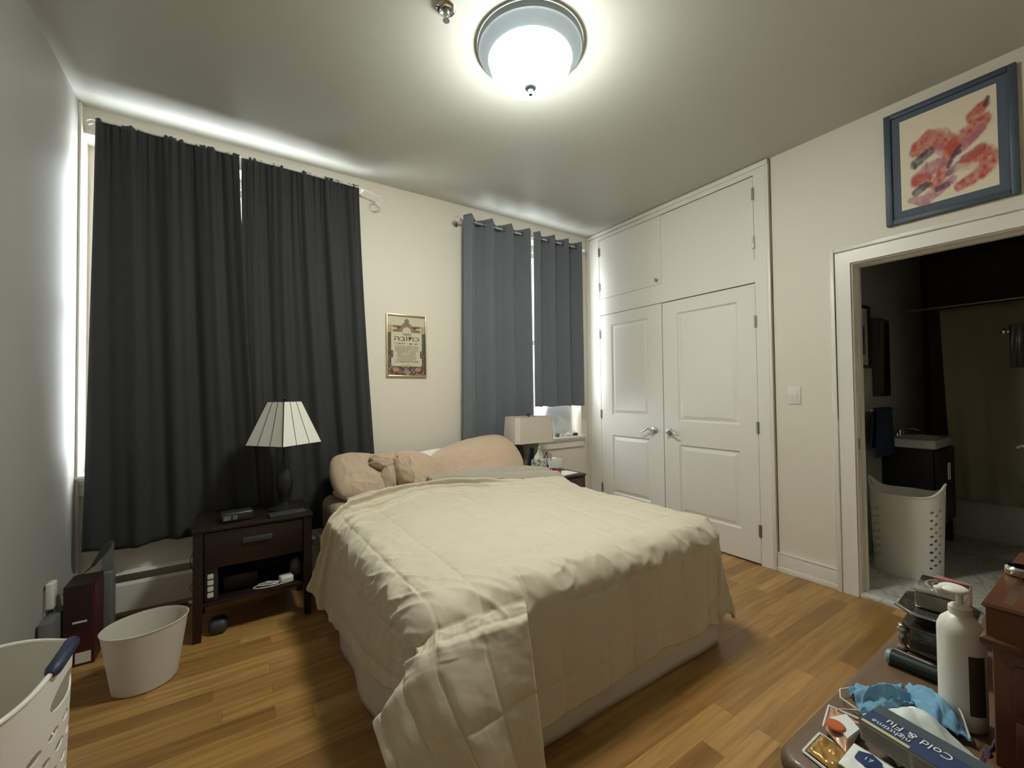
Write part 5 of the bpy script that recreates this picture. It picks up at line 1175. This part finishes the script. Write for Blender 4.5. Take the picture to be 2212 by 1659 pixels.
# medicine carton lying on the masks, its printing upside down from here
mc = thing('medicine_carton', 'navy and grey cold and flu medicine carton resting on the masks', 'carton', (.82, .2, DT))
e0 = Vector((.803, .257, DT+.053)); ex = Vector((-.215, -.976, .03)).normalized(); ez = Vector((-.10, 0, 1)); ez = (ez-ex*ez.dot(ex)).normalized(); ey = ez.cross(ex)
def cm(x, y, z): return e0+ex*x+ey*y+ez*z
Lb, Wb, Tb = .150, .056, .030
def cbox(q, x0, x1, y0, y1, z0, z1):
    vs = [cm(x, y, z) for z in (z0, z1) for x, y in ((x0, y0), (x1, y0), (x1, y1), (x0, y1))]
    return q.add(vs, [(3, 2, 1, 0), (4, 5, 6, 7), (0, 1, 5, 4), (1, 2, 6, 5), (2, 3, 7, 6), (3, 0, 4, 7)])
cbox(MB(), 0, Lb, 0, Wb, -Tb, 0).build('carton_body', 'navy_box', mc)
cbox(MB(), 0, Lb, Wb*.62, Wb-.0005, -.001, .0003).build('slate_band', 'slate_box', mc)
cbox(MB(), .0005, Lb, -.0004, .001, -Tb+.001, -.001).build('facts_panel', 'carton_grey', mc)
q = MB()
for k in range(7): cbox(q, .004, .062, -.0007, 0, -.006-.0032*k-.0006, -.006-.0032*k)
for k in range(7): cbox(q, .067, .146, -.0007, 0, -.006-.0032*k-.0006, -.006-.0032*k)
q.build('fine_print', 'ink', mc)
cbox(MB(), .003, .062, .001, .0065, -.001, .0005).build('yellow_stripe', 'print_yellow', mc)
cbox(MB(), .108, .128, .008, .022, -.001, .0005).build('pink_panel', 'print_pink', mc)
rm = Matrix((( -ex.x, -ey.x, ez.x, 0), (-ex.y, -ey.y, ez.y, 0), (-ex.z, -ey.z, ez.z, 0), (0, 0, 0, 1)))
text_mesh('nighttime', .0125, 'lettering', 'print_white', mc, Matrix.Translation(cm(.034, .0185, .0006)) @ rm)
text_mesh('Cold & Flu', .0175, 'lettering', 'print_white', mc, Matrix.Translation(cm(.060, .034, .0006)) @ rm)
# packets
def sachet(t, nm, m, quad, z0, puffh, seed): 
    U, V = np.meshgrid(np.linspace(0, 1, 30), np.linspace(0, 1, 24)); c = np.array(quad)
    XY = ((1-U)*(1-V))[..., None]*c[0]+(U*(1-V))[..., None]*c[1]+(U*V)[..., None]*c[2]+((1-U)*V)[..., None]*c[3]
    e = np.clip(np.minimum(np.minimum(U, 1-U), np.minimum(V, 1-V))/.12, 0, 1)
    Z = z0+.002+puffh*e*(.6+.5*fbm(U*5+seed, V*5, 3)); Zb = np.full_like(Z, z0)
    return MB().grid(np.dstack([XY, Z])).grid(np.dstack([XY, Zb])[:, ::-1]).build(nm, m, t, smooth=True, angle=60)
pa = thing('sachet', 'amber foil sachet with white edges at the dresser corner', 'sachet', (.76, .28, DT))
sachet(pa, 'foil', 'amber', [(.792, .303), (.738, .303), (.728, .258), (.785, .258)], DT+.002, .008, 1)
q = MB(); 
for a_, b_ in (((.794, .306), (.734, .306)), ((.734, .306), (.723, .256)), ((.794, .306), (.788, .258))): q.tube([(*a_, DT+.0025), (*b_, DT+.0025)], .0022, 5)
q.build('white_edge', 'print_white', pa)
pb = thing('sachet', 'peach and white sachet with an orange seal beside the medicine carton', 'sachet', (.83, .28, DT))
sachet(pb, 'film', 'peach', [(.860, .314), (.800, .300), (.772, .262), (.862, .268)], DT+.009, .008, 4)
P_ = lambda x, y: (x, y, DT+.021)
q = MB(); q.add([P_(.850, .288), P_(.820, .300), P_(.793, .268), P_(.83, .264), (.850, .288, DT+.016), (.820, .300, DT+.016), (.793, .268, DT+.016), (.83, .264, DT+.016)], [(0, 1, 2, 3), (7, 6, 5, 4), (0, 4, 5, 1), (1, 5, 6, 2), (2, 6, 7, 3), (3, 7, 4, 0)]); q.build('white_label', 'print_white', pb)
q = MB(); q.lathe([(.0125, 0), (.0135, .0015), (.012, .003), (.002, .0035)], (.806, .288, DT+.0205), 32); q.build('seal', 'orange', pb, smooth=True)
q = MB(); q.tube([(.862, .317, DT+.012), (.801, .3035, DT+.012)], .0016, 6); q.tube([(.862, .317, DT+.012), (.866, .270, DT+.014)], .0016, 6); q.build('white_edge', 'print_white', pb)
pc = thing('sachet', 'white sachet with a navy hexagon half under the medicine carton', 'sachet', (.77, .24, DT))
sachet(pc, 'film', 'print_white', [(.800, .262), (.740, .262), (.722, .200), (.795, .200)], DT+.012, .005, 8)
q = MB(); hc = (.772, .236); q.prism([(hc[0]+.016*math.cos(k*PI/3), hc[1]+.016*math.sin(k*PI/3)) for k in range(6)], 'z', DT+.017, DT+.0205); q.build('hexagon', 'navy_box', pc)
text_mesh('17', .011, 'lettering', 'print_white', pc, Matrix.Translation((hc[0]-.004, hc[1], DT+.0208)) @ Matrix.Rotation(-PI/2, 4, 'Z'))
